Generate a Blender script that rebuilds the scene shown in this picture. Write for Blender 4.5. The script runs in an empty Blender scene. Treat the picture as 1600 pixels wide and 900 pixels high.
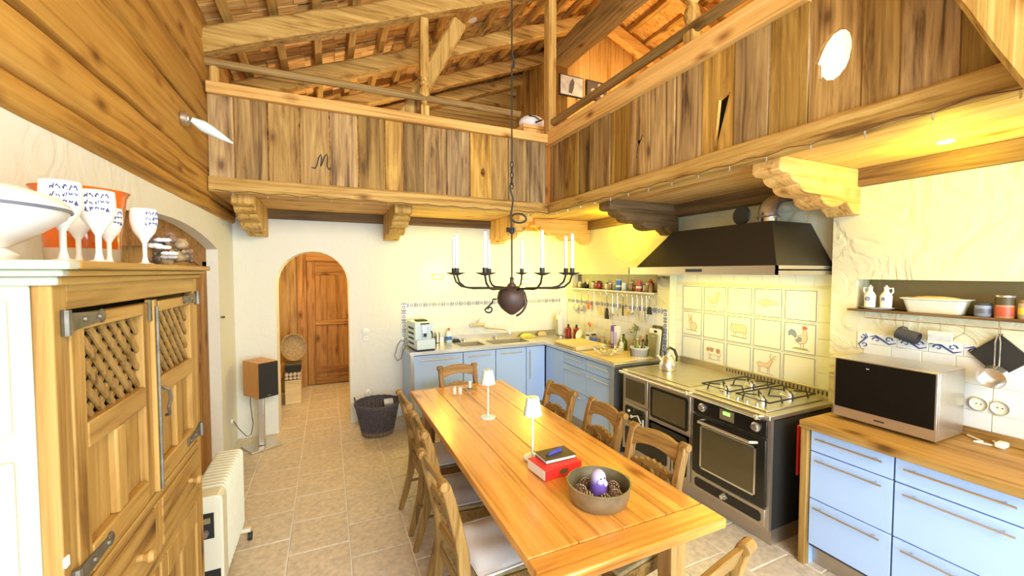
import bpy, bmesh, math, random
from mathutils import Vector, Matrix
random.seed(7)
SC = bpy.context.scene
COL = SC.collection
PI = math.pi

# ---------------------------------------------------------------- camera
YAW, PITCH, FPX, CAMZ = math.radians(24.4), math.radians(2.25), 636.0, 1.85
cam_data = bpy.data.cameras.new('camera')
cam_data.sensor_fit = 'HORIZONTAL'; cam_data.sensor_width = 36.0
cam_data.lens = FPX / 1600.0 * 36.0
cam_data.clip_start = 0.05; cam_data.clip_end = 200
cam = bpy.data.objects.new('camera', cam_data); COL.objects.link(cam)
cam.location = (0, 0, CAMZ)
cam.rotation_euler = (PI / 2 - PITCH, 0, -YAW)
SC.camera = cam

# ---------------------------------------------------------------- world, exposure
SC.view_settings.view_transform = 'Standard'
SC.view_settings.look = 'None'
SC.view_settings.gamma = 1.0
SC.view_settings.use_curve_mapping = False
SC.view_settings.exposure = 0.27
world = bpy.data.worlds.new('World'); SC.world = world; world.use_nodes = True
wbg = world.node_tree.nodes['Background']
wbg.inputs['Color'].default_value = (0.74, 0.88, 1.0, 1); wbg.inputs['Strength'].default_value = 5.0
SC.cycles.use_denoising = True
SC.cycles.sample_clamp_indirect = 6.0
SC.cycles.caustics_reflective = False; SC.cycles.caustics_refractive = False

WARM = (1.0, 0.83, 0.045)
def light(name, kind, loc, energy, color, size=0.1, aim=None, spot=None, size_y=None):
    d = bpy.data.lights.new(name, kind); d.energy = energy; d.color = color
    if kind == 'AREA':
        d.size = size
        if size_y: d.shape = 'RECTANGLE'; d.size_y = size_y
    else:
        d.shadow_soft_size = size
    if kind == 'SPOT':
        d.spot_size = spot or 1.8; d.spot_blend = 0.9
    o = bpy.data.objects.new(name, d); COL.objects.link(o); o.location = loc
    if aim is not None:
        o.rotation_euler = (Vector(aim) - Vector(loc)).to_track_quat('-Z', 'Y').to_euler()
    return o
# daylight: soft sky light entering through the windows behind the camera (panes built in wall_front below)
DAY = (0.62, 0.83, 1.0)
light('daylight_window', 'AREA', (-0.25, -2.08, 1.55), 62, DAY, 1.0, (-0.25, 3, 1.5), size_y=1.9)
light('daylight_window.001', 'AREA', (1.35, -2.08, 1.30), 135, DAY, 1.5, (1.35, 3, 1.0), size_y=2.1)
light('gable_fill', 'AREA', (1.2, -2.08, 3.45), 235, (1.0, 0.88, 0.66), 2.6, (1.2, 4, 4.9), size_y=1.1)  # added high gable light, out of view, brightens the roof beams

# ---------------------------------------------------------------- materials
def _n(nt, t, **k):
    n = nt.nodes.new(t)
    for a, b in k.items(): setattr(n, a, b)
    return n
def base(name):
    m = bpy.data.materials.new(name); m.use_nodes = True
    nt = m.node_tree
    return m, nt, nt.nodes['Principled BSDF']
def mat(name, c, rough=0.5, metal=0.0, var=0.0, vs=6.0, bump=0.0, bs=60.0, coat=0.0, trans=0.0, emit=0.0, ecol=None, alpha=1.0, spec=None, dist=0.01, stretch=None):
    m, nt, p = base(name)
    p.inputs['Base Color'].default_value = (*c, 1); p.inputs['Roughness'].default_value = rough
    p.inputs['Metallic'].default_value = metal; p.inputs['Coat Weight'].default_value = coat
    p.inputs['Transmission Weight'].default_value = trans
    if spec is not None: p.inputs['Specular IOR Level'].default_value = spec
    if emit:
        p.inputs['Emission Color'].default_value = (*(ecol or c), 1); p.inputs['Emission Strength'].default_value = emit
    if var or bump:
        tc = _n(nt, 'ShaderNodeTexCoord'); src = tc.outputs['Object']
        if stretch:
            mp = _n(nt, 'ShaderNodeMapping'); mp.inputs['Scale'].default_value = stretch
            nt.links.new(src, mp.inputs[0]); src = mp.outputs[0]
        if var:
            oi = _n(nt, 'ShaderNodeObjectInfo')
            ad = _n(nt, 'ShaderNodeVectorMath', operation='ADD')
            ml = _n(nt, 'ShaderNodeMath', operation='MULTIPLY'); ml.inputs[1].default_value = 31.7
            nt.links.new(oi.outputs['Random'], ml.inputs[0])
            nt.links.new(src, ad.inputs[0]); nt.links.new(ml.outputs[0], ad.inputs[1])
            nz = _n(nt, 'ShaderNodeTexNoise'); nz.inputs['Scale'].default_value = vs; nz.inputs['Detail'].default_value = 6
            nt.links.new(ad.outputs[0], nz.inputs['Vector'])
            rp = _n(nt, 'ShaderNodeValToRGB')
            rp.color_ramp.elements[0].position = 0.3; rp.color_ramp.elements[1].position = 0.7
            rp.color_ramp.elements[0].color = (*[max(0, x * (1 - var)) for x in c], 1)
            rp.color_ramp.elements[1].color = (*[min(1, x * (1 + var)) for x in c], 1)
            nt.links.new(nz.outputs['Fac'], rp.inputs[0]); nt.links.new(rp.outputs[0], p.inputs['Base Color'])
        if bump:
            nb = _n(nt, 'ShaderNodeTexNoise'); nb.inputs['Scale'].default_value = bs; nb.inputs['Detail'].default_value = 5
            nt.links.new(src, nb.inputs['Vector'])
            bp = _n(nt, 'ShaderNodeBump'); bp.inputs['Strength'].default_value = bump; bp.inputs['Distance'].default_value = dist
            nt.links.new(nb.outputs['Fac'], bp.inputs['Height']); nt.links.new(bp.outputs[0], p.inputs['Normal'])
    return m
def wood(name, dark, mid, light_, axis='z', rough=0.65, fine=0.42, along=1.3, across=14.0, rand=0.35, knots=True, bump=0.35, grey=0.0, coat=0.0, dist=0.9):
    m, nt, p = base(name)
    p.inputs['Roughness'].default_value = rough; p.inputs['Coat Weight'].default_value = coat
    p.inputs['Coat Roughness'].default_value = 0.25
    p.inputs['Specular IOR Level'].default_value = 0.3
    L = nt.links.new
    tc = _n(nt, 'ShaderNodeTexCoord'); oi = _n(nt, 'ShaderNodeObjectInfo')
    ml = _n(nt, 'ShaderNodeMath', operation='MULTIPLY'); ml.inputs[1].default_value = 53.0
    L(oi.outputs['Random'], ml.inputs[0])
    ad = _n(nt, 'ShaderNodeVectorMath', operation='ADD'); L(tc.outputs['Object'], ad.inputs[0]); L(ml.outputs[0], ad.inputs[1])
    i = 'xyz'.index(axis)
    def mp(a, b):
        q = _n(nt, 'ShaderNodeMapping'); s = [b] * 3; s[i] = a; q.inputs['Scale'].default_value = s
        L(ad.outputs[0], q.inputs[0]); return q
    g = _n(nt, 'ShaderNodeTexNoise'); g.inputs['Scale'].default_value = 1.0; g.inputs['Detail'].default_value = 7
    g.inputs['Roughness'].default_value = 0.62; g.inputs['Distortion'].default_value = dist
    L(mp(along, across).outputs[0], g.inputs['Vector'])
    rp = _n(nt, 'ShaderNodeValToRGB'); e = rp.color_ramp.elements
    e[0].position = 0.36; e[0].color = (*dark, 1); e[1].position = 0.63; e[1].color = (*light_, 1)
    x = e.new(0.47); x.color = (*mid, 1)
    fg = _n(nt, 'ShaderNodeTexNoise'); fg.inputs['Scale'].default_value = 1.0; fg.inputs['Detail'].default_value = 4; fg.inputs['Distortion'].default_value = 0.4
    L(mp(along * 1.1, across * 5.5).outputs[0], fg.inputs['Vector'])
    mf = _n(nt, 'ShaderNodeMix', data_type='FLOAT'); mf.inputs[0].default_value = fine
    L(g.outputs['Fac'], mf.inputs[2]); L(fg.outputs['Fac'], mf.inputs[3])
    L(mf.outputs[0], rp.inputs[0])
    col = rp.outputs[0]
    if knots:
        v = _n(nt, 'ShaderNodeTexVoronoi'); v.inputs['Scale'].default_value = 1.0
        L(mp(2.4, 5.0).outputs[0], v.inputs['Vector'])
        kr = _n(nt, 'ShaderNodeValToRGB'); k = kr.color_ramp.elements
        k[0].position = 0.05; k[0].color = (0.16, 0.09, 0.05, 1); k[1].position = 0.24; k[1].color = (1, 1, 1, 1); q_ = k.new(0.12); q_.color = (0.62, 0.5, 0.4, 1)
        L(v.outputs['Distance'], kr.inputs[0])
        mx = _n(nt, 'ShaderNodeMix', data_type='RGBA', blend_type='MULTIPLY'); mx.inputs[0].default_value = 0.8
        L(col, mx.inputs[6]); L(kr.outputs[0], mx.inputs[7]); col = mx.outputs[2]
    hs = _n(nt, 'ShaderNodeHueSaturation')
    a1 = _n(nt, 'ShaderNodeMath', operation='MULTIPLY_ADD'); a1.inputs[1].default_value = rand; a1.inputs[2].default_value = 1 - rand / 2
    L(oi.outputs['Random'], a1.inputs[0]); L(a1.outputs[0], hs.inputs['Value'])
    if grey:
        a2 = _n(nt, 'ShaderNodeMath', operation='MULTIPLY'); a2.inputs[1].default_value = 7.13; L(oi.outputs['Random'], a2.inputs[0])
        a3 = _n(nt, 'ShaderNodeMath', operation='FRACT'); L(a2.outputs[0], a3.inputs[0])
        a4 = _n(nt, 'ShaderNodeMath', operation='MULTIPLY_ADD'); a4.inputs[1].default_value = -grey; a4.inputs[2].default_value = 1.0
        L(a3.outputs[0], a4.inputs[0]); L(a4.outputs[0], hs.inputs['Saturation'])
    L(col, hs.inputs['Color']); L(hs.outputs[0], p.inputs['Base Color'])
    if bump:
        bp = _n(nt, 'ShaderNodeBump'); bp.inputs['Strength'].default_value = bump; bp.inputs['Distance'].default_value = 0.01
        L(mf.outputs[0], bp.inputs['Height']); L(bp.outputs[0], p.inputs['Normal'])
    return m
def plaster(name, c, bump=0.25, swirl=5.0):
    m, nt, p = base(name); L = nt.links.new
    p.inputs['Roughness'].default_value = 0.9; p.inputs['Specular IOR Level'].default_value = 0.1
    tc = _n(nt, 'ShaderNodeTexCoord')
    a = _n(nt, 'ShaderNodeTexNoise'); a.inputs['Scale'].default_value = swirl; a.inputs['Detail'].default_value = 4; a.inputs['Distortion'].default_value = 2.2
    b = _n(nt, 'ShaderNodeTexNoise'); b.inputs['Scale'].default_value = 1.3; b.inputs['Detail'].default_value = 3
    L(tc.outputs['Object'], a.inputs['Vector']); L(tc.outputs['Object'], b.inputs['Vector'])
    rp = _n(nt, 'ShaderNodeValToRGB'); rp.color_ramp.elements[0].color = (*[x * .93 for x in c], 1); rp.color_ramp.elements[1].color = (*c, 1)
    L(b.outputs['Fac'], rp.inputs[0]); L(rp.outputs[0], p.inputs['Base Color'])
    r2 = _n(nt, 'ShaderNodeValToRGB'); r2.color_ramp.elements[0].position = 0.42; r2.color_ramp.elements[1].position = 0.56
    L(a.outputs['Fac'], r2.inputs[0])
    bp = _n(nt, 'ShaderNodeBump'); bp.inputs['Strength'].default_value = bump; bp.inputs['Distance'].default_value = 0.012
    L(r2.outputs[0], bp.inputs['Height']); L(bp.outputs[0], p.inputs['Normal'])
    return m

M = {}
M['plaster'] = plaster('white_plaster', (0.86, 0.86, 0.80), 0.14, 4.0)
M['plaster_rough'] = plaster('trowelled_plaster', (0.82, 0.76, 0.53), 0.42, 3.2)
BD = ((0.085, 0.036, 0.006), (0.31, 0.165, 0.028), (0.55, 0.34, 0.075))
M['board_z'] = wood('weathered_board', *BD, 'z', rand=0.75, grey=0.24, fine=0.28, along=1.0, across=11)
LG = ((0.22, 0.10, 0.018), (0.48, 0.25, 0.05), (0.60, 0.35, 0.09))
M['log_y'] = wood('squared_log', *LG, 'y', along=0.5, across=6, rand=0.2, bump=0.7)
BMC = ((0.19, 0.095, 0.02), (0.50, 0.30, 0.08), (0.72, 0.49, 0.17))
for ax in 'xyz': M['beam_' + ax] = wood('old_beam_' + ax, *BMC, ax, along=0.8, across=9, rand=0.25, bump=0.6)
NW = ((0.40, 0.20, 0.05), (0.72, 0.42, 0.13), (0.85, 0.56, 0.22))
for ax in 'xyz': M['newwood_' + ax] = wood('fresh_larch_' + ax, *NW, ax, along=0.7, across=8, rand=0.15)
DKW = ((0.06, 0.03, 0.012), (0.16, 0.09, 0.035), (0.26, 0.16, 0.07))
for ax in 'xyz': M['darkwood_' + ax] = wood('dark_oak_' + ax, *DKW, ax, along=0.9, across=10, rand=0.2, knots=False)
M['shingle'] = wood('roof_board', (0.42, 0.17, 0.035), (0.74, 0.41, 0.11), (0.93, 0.68, 0.31), 'x', along=2.0, across=16, rand=0.6)
PINE = ((0.17, 0.08, 0.017), (0.36, 0.20, 0.052), (0.46, 0.285, 0.09))
for ax in 'xyz': M['pine_' + ax] = wood('waxed_pine_' + ax, *PINE, ax, along=1.2, across=10, rand=0.14, rough=0.5)
M['pine_glare'] = mat('overlit_pine', (0.46, 0.45, 0.34), 0.7, var=0.08, vs=3, bump=0.1, bs=20)  # pale colour carries the window glare on the pine side
M['doorwood'] = wood('brown_door_wood', (0.15, 0.062, 0.015), (0.33, 0.155, 0.042), (0.45, 0.24, 0.08), 'z', rand=0.2)
M['doorwood_x'] = wood('brown_door_wood_x', (0.15, 0.062, 0.015), (0.33, 0.155, 0.042), (0.45, 0.24, 0.08), 'x', rand=0.2)
TB = ((0.34, 0.125, 0.02), (0.66, 0.295, 0.055), (0.78, 0.41, 0.105))
M['table_y'] = wood('honey_table_top', *TB, 'y', along=0.8, across=9, rough=0.28, rand=0.18, coat=0.5, bump=0.12)
M['table_x'] = wood('honey_table_end', *TB, 'x', along=0.8, across=9, rough=0.28, rand=0.1, coat=0.5, bump=0.12)
M['table_leg'] = wood('table_leg_wood', (0.2, 0.09, 0.025), (0.42, 0.22, 0.07), (0.55, 0.33, 0.12), 'z', rand=0.1, rough=.5)
CH = ((0.12, 0.06, 0.014), (0.27, 0.15, 0.042), (0.38, 0.23, 0.075))
for ax in 'xyz': M['chair_' + ax] = wood('chair_wood_' + ax, *CH, ax, along=2.0, across=16, rand=0.12, knots=False, rough=0.42, bump=0.15)
M['stone'] = mat('limestone_tile', (0.66, 0.575, 0.455), 0.45, var=0.17, vs=26, bump=0.12, bs=45)
M['grout'] = mat('pale_grout', (0.86, 0.83, 0.77), 0.9, var=0.08)
M['front'] = mat('daylight_tinted_front', (0.44, 0.62, 0.99), 0.38)  # blue tint of the daylight is put into the front colour
M['gap'] = mat('shadow_gap', (0.05, 0.05, 0.06), 0.8)
M['steel'] = mat('brushed_steel', (0.66, 0.62, 0.56), 0.32, 0.9, bump=0.05, bs=30, stretch=(1, 40, 40))
M['steel_dk'] = mat('range_steel', (0.52, 0.46, 0.38), 0.36, 0.85, var=0.06)
M['chrome'] = mat('chrome', (0.84, 0.85, 0.86), 0.2, 0.92)
M['black'] = mat('black_enamel', (0.012, 0.011, 0.010), 0.22)
M['blackmat'] = mat('black_matt', (0.018, 0.016, 0.015), 0.6)
M['hood'] = mat('black_hood_sheet', (0.022, 0.018, 0.013), 0.42)
M['iron'] = mat('wrought_iron', (0.035, 0.033, 0.030), 0.5, 0.4, bump=0.2, bs=40)
M['rust'] = mat('rusty_iron', (0.075, 0.048, 0.042), 0.5, 0.3, var=0.3, vs=12, bump=0.2, bs=50)
M['oldiron'] = mat('old_iron_hinge', (0.16, 0.14, 0.11), 0.55, 0.6, var=0.3, vs=30)
M['glassdark'] = mat('smoked_glass', (0.10, 0.075, 0.035), 0.06)
M['mwglass'] = mat('black_oven_glass', (0.012, 0.009, 0.006), 0.15, spec=0.03)
M['white'] = mat('white_ceramic', (0.86, 0.86, 0.84), 0.3)
M['cream'] = mat('cream_enamel', (0.80, 0.79, 0.66), 0.35)
M['wax'] = mat('white_candle_wax', (0.74, 0.87, 0.95), 0.45)
M['lamp_white'] = mat('white_lamp_metal', (0.72, 0.89, 0.97), 0.35)
M['linen'] = mat('white_linen', (0.86, 0.89, 0.96), 0.9, bump=0.15, bs=120)
M['linen_grey'] = mat('grey_linen', (0.52, 0.52, 0.55), 0.9, bump=0.15, bs=120)
M['rush'] = mat('rush_seat', (0.34, 0.26, 0.13), 0.8, var=0.25, vs=40)
M['tile'] = mat('white_wall_tile', (0.84, 0.84, 0.82), 0.25, var=0.02, vs=8, bump=0.05, bs=12)
M['blueink'] = mat('blue_tile_paint', (0.05, 0.075, 0.26), 0.4)
M['lineink'] = mat('grey_tile_line', (0.13, 0.14, 0.19), 0.4)
M['brownink'] = mat('brown_tile_paint', (0.50, 0.27, 0.16), 0.5)
M['tanink'] = mat('tan_tile_paint', (0.80, 0.62, 0.48), 0.5)
M['greenink'] = mat('green_tile_paint', (0.40, 0.40, 0.18), 0.5)
M['redink'] = mat('red_tile_paint', (0.68, 0.14, 0.06), 0.5)
M['slateink'] = mat('slate_tile_paint', (0.25, 0.31, 0.44), 0.5)
M['red'] = mat('red_card', (0.70, 0.030, 0.028), 0.45)
M['towel'] = mat('red_towel', (0.75, 0.03, 0.015), 0.9)
M['paper'] = mat('white_paper', (0.84, 0.84, 0.82), 0.7)
M['notebook'] = mat('dark_olive_cover', (0.085, 0.065, 0.025), 0.5)
M['bluepen'] = mat('blue_plastic', (0.06, 0.08, 0.60), 0.3)
M['bowlmetal'] = mat('old_tinned_metal', (0.30, 0.27, 0.18), 0.42, 0.6, var=0.25, vs=9)
M['purple'] = mat('purple_wax', (0.17, 0.10, 0.50), 0.5)
M['lilac'] = mat('lilac_wax', (0.52, 0.46, 0.82), 0.5)
M['cone'] = mat('pine_cone_scale', (0.20, 0.12, 0.085), 0.7, var=0.4, vs=30)
M['conetip'] = mat('pale_cone_tip', (0.55, 0.45, 0.33), 0.7)
M['wicker'] = mat('dark_wicker', (0.085, 0.075, 0.10), 0.75, var=0.45, vs=60)
M['wicker_tan'] = mat('tan_wicker', (0.30, 0.22, 0.12), 0.75, var=0.4, vs=60)
M['orange'] = mat('orange_glass', (0.86, 0.17, 0.01), 0.1, trans=0.25)
M['blue'] = mat('blue_tin', (0.05, 0.17, 0.62), 0.4)
M['redtin'] = mat('red_tin', (0.55, 0.10, 0.05), 0.4)
M['redmill'] = mat('dark_red_enamel', (0.33, 0.02, 0.02), 0.3)
M['amber'] = mat('amber_glass', (0.30, 0.16, 0.05), 0.15)
M['spice'] = mat('glass_with_brown_spice', (0.34, 0.22, 0.12), 0.2, var=0.3, vs=30)
M['paleglass'] = mat('pale_jar_glass', (0.62, 0.66, 0.58), 0.12)
M['greenglass'] = mat('olive_bottle_glass', (0.10, 0.10, 0.008), 0.08)
M['leaf'] = mat('herb_leaf', (0.16, 0.22, 0.05), 0.6)
M['yellow'] = mat('yellow_cloth', (0.85, 0.72, 0.12), 0.8)
M['cutboard'] = wood('maple_board', (0.55, 0.40, 0.17), (0.74, 0.58, 0.29), (0.82, 0.68, 0.38), 'x', knots=False, rand=0.1, rough=.45)
M['greyplastic'] = mat('grey_cutting_board', (0.26, 0.23, 0.12), 0.5)
M['rubber'] = mat('dark_cable', (0.05, 0.045, 0.04), 0.6)
M['shadeblack'] = mat('black_shade_fill', (0.01, 0.01, 0.012), 0.6)  # black standing in for shade behind openings
M['browncable'] = mat('brown_cable', (0.16, 0.07, 0.03), 0.6)
M['glassclear'] = mat('clear_bulb_glass', (0.9, 0.88, 0.85), 0.05, trans=0.8)
M['speakerwood'] = wood('cherry_veneer', (0.45, 0.20, 0.05), (0.56, 0.27, 0.075), (0.62, 0.32, 0.10), 'z', along=3, across=20, knots=False, rand=0, bump=0, rough=.4)
M['sinksteel'] = mat('sink_steel', (0.42, 0.40, 0.35), 0.35, 0.3)
POLE = ((0.12, 0.07, 0.022), (0.28, 0.175, 0.06), (0.40, 0.27, 0.11))
for ax in 'xy': M['pole_' + ax] = wood('handrail_pole_' + ax, *POLE, ax, along=0.8, across=12, rand=0.1)
M['nichebrown'] = mat('brown_niche_back', (0.27, 0.20, 0.085), 0.25)
M['led'] = mat('green_display', (0.2, 0.9, 0.1), 0.4, emit=2.0, ecol=(0.25, 1.0, 0.1))
M['bulb'] = mat('lit_lamp_lens', (1, 0.9, 0.6), 0.4, emit=14.0, ecol=(1.0, 0.85, 0.42))
M['pane'] = mat('window_pane', (1, 1, 1), 0.0, trans=1.0)
M['snow'] = mat('photo_print_grey', (0.55, 0.58, 0.62), 0.5, var=0.3, vs=9)
M['photo_dark'] = mat('photo_print_dark', (0.12, 0.10, 0.10), 0.5)

# ---------------------------------------------------------------- mesh helpers
class MB:
    def __init__(s): s.v = []; s.f = []
    def add(s, vs, fs):
        o = len(s.v); s.v += [tuple(v) for v in vs]; s.f += [tuple(i + o for i in f) for f in fs]; return s
    def hexa(s, p):
        return s.add(p, [(0, 3, 2, 1), (4, 5, 6, 7), (0, 1, 5, 4), (1, 2, 6, 5), (2, 3, 7, 6), (3, 0, 4, 7)])
    def bb(s, x0, x1, y0, y1, z0, z1):
        return s.hexa([(x0, y0, z0), (x1, y0, z0), (x1, y1, z0), (x0, y1, z0), (x0, y0, z1), (x1, y0, z1), (x1, y1, z1), (x0, y1, z1)])
    def box(s, c, d, rz=0.0, R=None):
        R = R or Matrix.Rotation(rz, 3, 'Z'); c = Vector(c); h = Vector(d) / 2
        P = [c + R @ Vector((a * h.x, b * h.y, e * h.z)) for e in (-1, 1) for a, b in ((-1, -1), (1, -1), (1, 1), (-1, 1))]
        return s.hexa(P)
    def beam(s, p0, p1, w, h, up=(0, 0, 1)):
        p0 = Vector(p0); p1 = Vector(p1); d = (p1 - p0).normalized()
        a = d.cross(Vector(up)).normalized() * (w / 2); b = a.cross(d).normalized() * (h / 2)
        return s.hexa([p0 - a - b, p0 + a - b, p0 + a + b, p0 - a + b, p1 - a - b, p1 + a - b, p1 + a + b, p1 - a + b])
    def rough(s, p0, p1, w, h, up=(0, 0, 1), n=16, jit=.006):
        p0 = Vector(p0); p1 = Vector(p1); d = (p1 - p0).normalized()
        a = d.cross(Vector(up)).normalized(); b = a.cross(d).normalized(); c = .78; o = len(s.v)
        S = [(-1, -c), (-c, -1), (c, -1), (1, -c), (1, c), (c, 1), (-c, 1), (-1, c)]
        ph = random.uniform(0, 6)
        for i in range(n + 1):
            t = i / n; q = p0.lerp(p1, t) + a * random.uniform(-jit, jit) + b * (random.uniform(-jit, jit) * .6 + jit * math.sin(ph + 5 * t)); k = 1 + random.uniform(-jit, jit) / max(w, h) * 1.5
            for u, v in S: s.v.append(tuple(q + a * (u * w / 2 * k) + b * (v * h / 2 * k)))
        for i in range(n):
            for k in range(8): s.f.append((o + i * 8 + k, o + i * 8 + (k + 1) % 8, o + i * 8 + 8 + (k + 1) % 8, o + i * 8 + 8 + k))
        s.f.append(tuple(o + k for k in range(8))); s.f.append(tuple(o + n * 8 + k for k in range(8)))
        return s
    def tube(s, pts, r, seg=8, closed=False, squash=None):
        pts = [Vector(p) for p in pts]; n = len(pts)
        rs = r if isinstance(r, (list, tuple)) else [r] * n
        o = len(s.v); prev = None
        for i, p in enumerate(pts):
            if closed: t = pts[(i + 1) % n] - pts[i - 1]
            else: t = pts[min(i + 1, n - 1)] - pts[max(i - 1, 0)]
            t = t.normalized() if t.length > 1e-9 else Vector((0, 0, 1))
            if prev is None:
                ref = Vector((0, 0, 1)) if abs(t.z) < .9 else Vector((1, 0, 0)); a = t.cross(ref).normalized()
            else:
                a = (prev - t * prev.dot(t));  a = a.normalized() if a.length > 1e-6 else t.orthogonal().normalized()
            prev = a; b = t.cross(a)
            for k in range(seg):
                th = 2 * PI * k / seg
                s.v.append(tuple(p + (a * math.cos(th) + b * math.sin(th)) * rs[i]))
        m = n if closed else n - 1
        for i in range(m):
            j = (i + 1) % n
            for k in range(seg):
                k2 = (k + 1) % seg
                s.f.append((o + i * seg + k, o + i * seg + k2, o + j * seg + k2, o + j * seg + k))
        if not closed:
            s.f.append(tuple(o + k for k in range(seg))[::-1]); s.f.append(tuple(o + (n - 1) * seg + k for k in range(seg)))
        return s
    def lathe(s, prof, c=(0, 0, 0), seg=20, R=None, sy=1.0):
        c = Vector(c); o = len(s.v); n = len(prof)
        for r, z in prof:
            for k in range(seg):
                th = 2 * PI * k / seg; v = Vector((r * math.cos(th), sy * r * math.sin(th), z))
                s.v.append(tuple(c + (R @ v if R else v)))
        for i in range(n - 1):
            for k in range(seg):
                k2 = (k + 1) % seg
                s.f.append((o + i * seg + k, o + i * seg + k2, o + (i + 1) * seg + k2, o + (i + 1) * seg + k))
        if prof[0][0] > 1e-6: s.f.append(tuple(o + k for k in range(seg))[::-1])
        if prof[-1][0] > 1e-6: s.f.append(tuple(o + (n - 1) * seg + k for k in range(seg)))
        return s
    def ball(s, c, r, seg=12, rings=8, sc=(1, 1, 1)):
        o = len(s.v)
        for i in range(rings + 1):
            ph = PI * i / rings
            for k in range(seg):
                th = 2 * PI * k / seg
                s.v.append((c[0] + r * sc[0] * math.sin(ph) * math.cos(th), c[1] + r * sc[1] * math.sin(ph) * math.sin(th), c[2] - r * sc[2] * math.cos(ph)))
        for i in range(rings):
            for k in range(seg):
                k2 = (k + 1) % seg
                s.f.append((o + i * seg + k, o + i * seg + k2, o + (i + 1) * seg + k2, o + (i + 1) * seg + k))
        return s
    def prism(s, poly, f, d0, d1):
        n = len(poly); a = [f(u, v, d0) for u, v in poly]; b = [f(u, v, d1) for u, v in poly]
        fs = [tuple(range(n))[::-1], tuple(range(n, 2 * n))] + [(i, (i + 1) % n, n + (i + 1) % n, n + i) for i in range(n)]
        return s.add(a + b, fs)
    def build(s, name, m, parent=None, w=False, smooth=True, bevel=0.0, ang=35, seg=2, label=None):
        off = parent.location if (w and parent is not None) else Vector((0, 0, 0))
        me = bpy.data.meshes.new(name)
        me.from_pydata([tuple(Vector(v) - off) for v in s.v], [], s.f)
        bm = bmesh.new(); bm.from_mesh(me)
        bmesh.ops.remove_doubles(bm, verts=bm.verts, dist=1e-6)
        bmesh.ops.recalc_face_normals(bm, faces=bm.faces); bm.to_mesh(me); bm.free()
        me.materials.append(M[m] if isinstance(m, str) else m)
        if smooth:
            me.polygons.foreach_set('use_smooth', [True] * len(me.polygons)); me.set_sharp_from_angle(angle=math.radians(ang))
        o = bpy.data.objects.new(name, me); COL.objects.link(o)
        if parent is not None: o.parent = parent
        if bevel:
            b = o.modifiers.new('bevel', 'BEVEL'); b.width = bevel; b.segments = seg; b.limit_method = 'ANGLE'; b.angle_limit = math.radians(40); b.harden_normals = False
        if label: o['label'] = label
        return o
XZ = lambda u, v, d: (u, d, v)      # polygon in x-z, depth along y
YZ = lambda u, v, d: (d, u, v)      # polygon in y-z, depth along x
XY = lambda u, v, d: (u, v, d)
def tag(o, label, cat, group=None):
    o['label'] = label; o['category'] = cat
    if group: o['group'] = group
    return o
def thing(name, label, cat, loc=(0, 0, 0), rz=0.0, group=None):
    o = bpy.data.objects.new(name, None); COL.objects.link(o); o.empty_display_size = 0.05
    o.location = loc; o.rotation_euler = (0, 0, rz)
    return tag(o, label, cat, group)
def struct(o): o['kind'] = 'structure'; return o
def dup(root, loc, rz=None, label=None, group=None, rot=None):
    r = root.copy(); COL.objects.link(r); r.location = loc
    if rot is not None: r.rotation_euler = rot
    elif rz is not None: r.rotation_euler = (0, 0, rz)
    if label: r['label'] = label
    if group: r['group'] = group
    for ch in list(root.children):
        c = ch.copy(); COL.objects.link(c); c.parent = r
        for g in ch.children:
            d = g.copy(); COL.objects.link(d); d.parent = c
    return r
def cp(o, loc, rot=None, parent=None, scale=None):          # copy of one mesh piece
    c = o.copy(); COL.objects.link(c); c.location = loc
    if rot is not None: c.rotation_euler = rot
    if scale is not None: c.scale = scale
    if parent is not None: c.parent = parent
    return c
def sstruct(name): 
    o = bpy.data.objects.new(name, None); COL.objects.link(o); return struct(o)
def arc(cx, cy, r, a0, a1, n, ry=None):
    return [(cx + r * math.cos(a0 + (a1 - a0) * i / n), cy + (ry or r) * math.sin(a0 + (a1 - a0) * i / n)) for i in range(n + 1)]
def rr(x0, x1, y0, y1, r, n=4):       # rounded rectangle outline
    return (arc(x1 - r, y0 + r, r, -PI / 2, 0, n) + arc(x1 - r, y1 - r, r, 0, PI / 2, n) + arc(x0 + r, y1 - r, r, PI / 2, PI, n) + arc(x0 + r, y0 + r, r, PI, 1.5 * PI, n))
def grid_wall(mb, us, vs, holes, f, d0, d1):
    U = sorted(set(us + [h[i] for h in holes for i in (0, 1)])); V = sorted(set(vs + [h[i] for h in holes for i in (2, 3)]))
    for a, b in zip(U, U[1:]):
        for c, d in zip(V, V[1:]):
            um, vm = (a + b) / 2, (c + d) / 2
            if any(h[0] < um < h[1] and h[2] < vm < h[3] for h in holes): continue
            mb.prism([(a, c), (b, c), (b, d), (a, d)], f, d0, d1)
def holed(outer, holes, f, d0, d1):
    """board outline with holes cut through it, extruded"""
    bm = bmesh.new(); es = []; loops = []
    for lp in [outer] + holes:
        vs = [bm.verts.new((u, v, 0)) for u, v in lp]; loops.append(vs)
        es += [bm.edges.new((vs[i], vs[(i + 1) % len(vs)])) for i in range(len(vs))]
    bmesh.ops.triangle_fill(bm, use_beauty=True, edges=es)
    bm.verts.index_update()
    tri = [[v.index for v in fc.verts] for fc in bm.faces]; P = [(v.co.x, v.co.y) for v in bm.verts]
    n = len(P); mb = MB()
    fs = [tuple(t) for t in tri] + [tuple(i + n for i in t[::-1]) for t in tri]
    for vs in loops:
        ix = [v.index for v in vs]
        fs += [(ix[i], ix[(i + 1) % len(ix)], n + ix[(i + 1) % len(ix)], n + ix[i]) for i in range(len(ix))]
    bm.free()
    mb.add([f(u, v, d0) for u, v in P] + [f(u, v, d1) for u, v in P], fs)
    return mb

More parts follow.
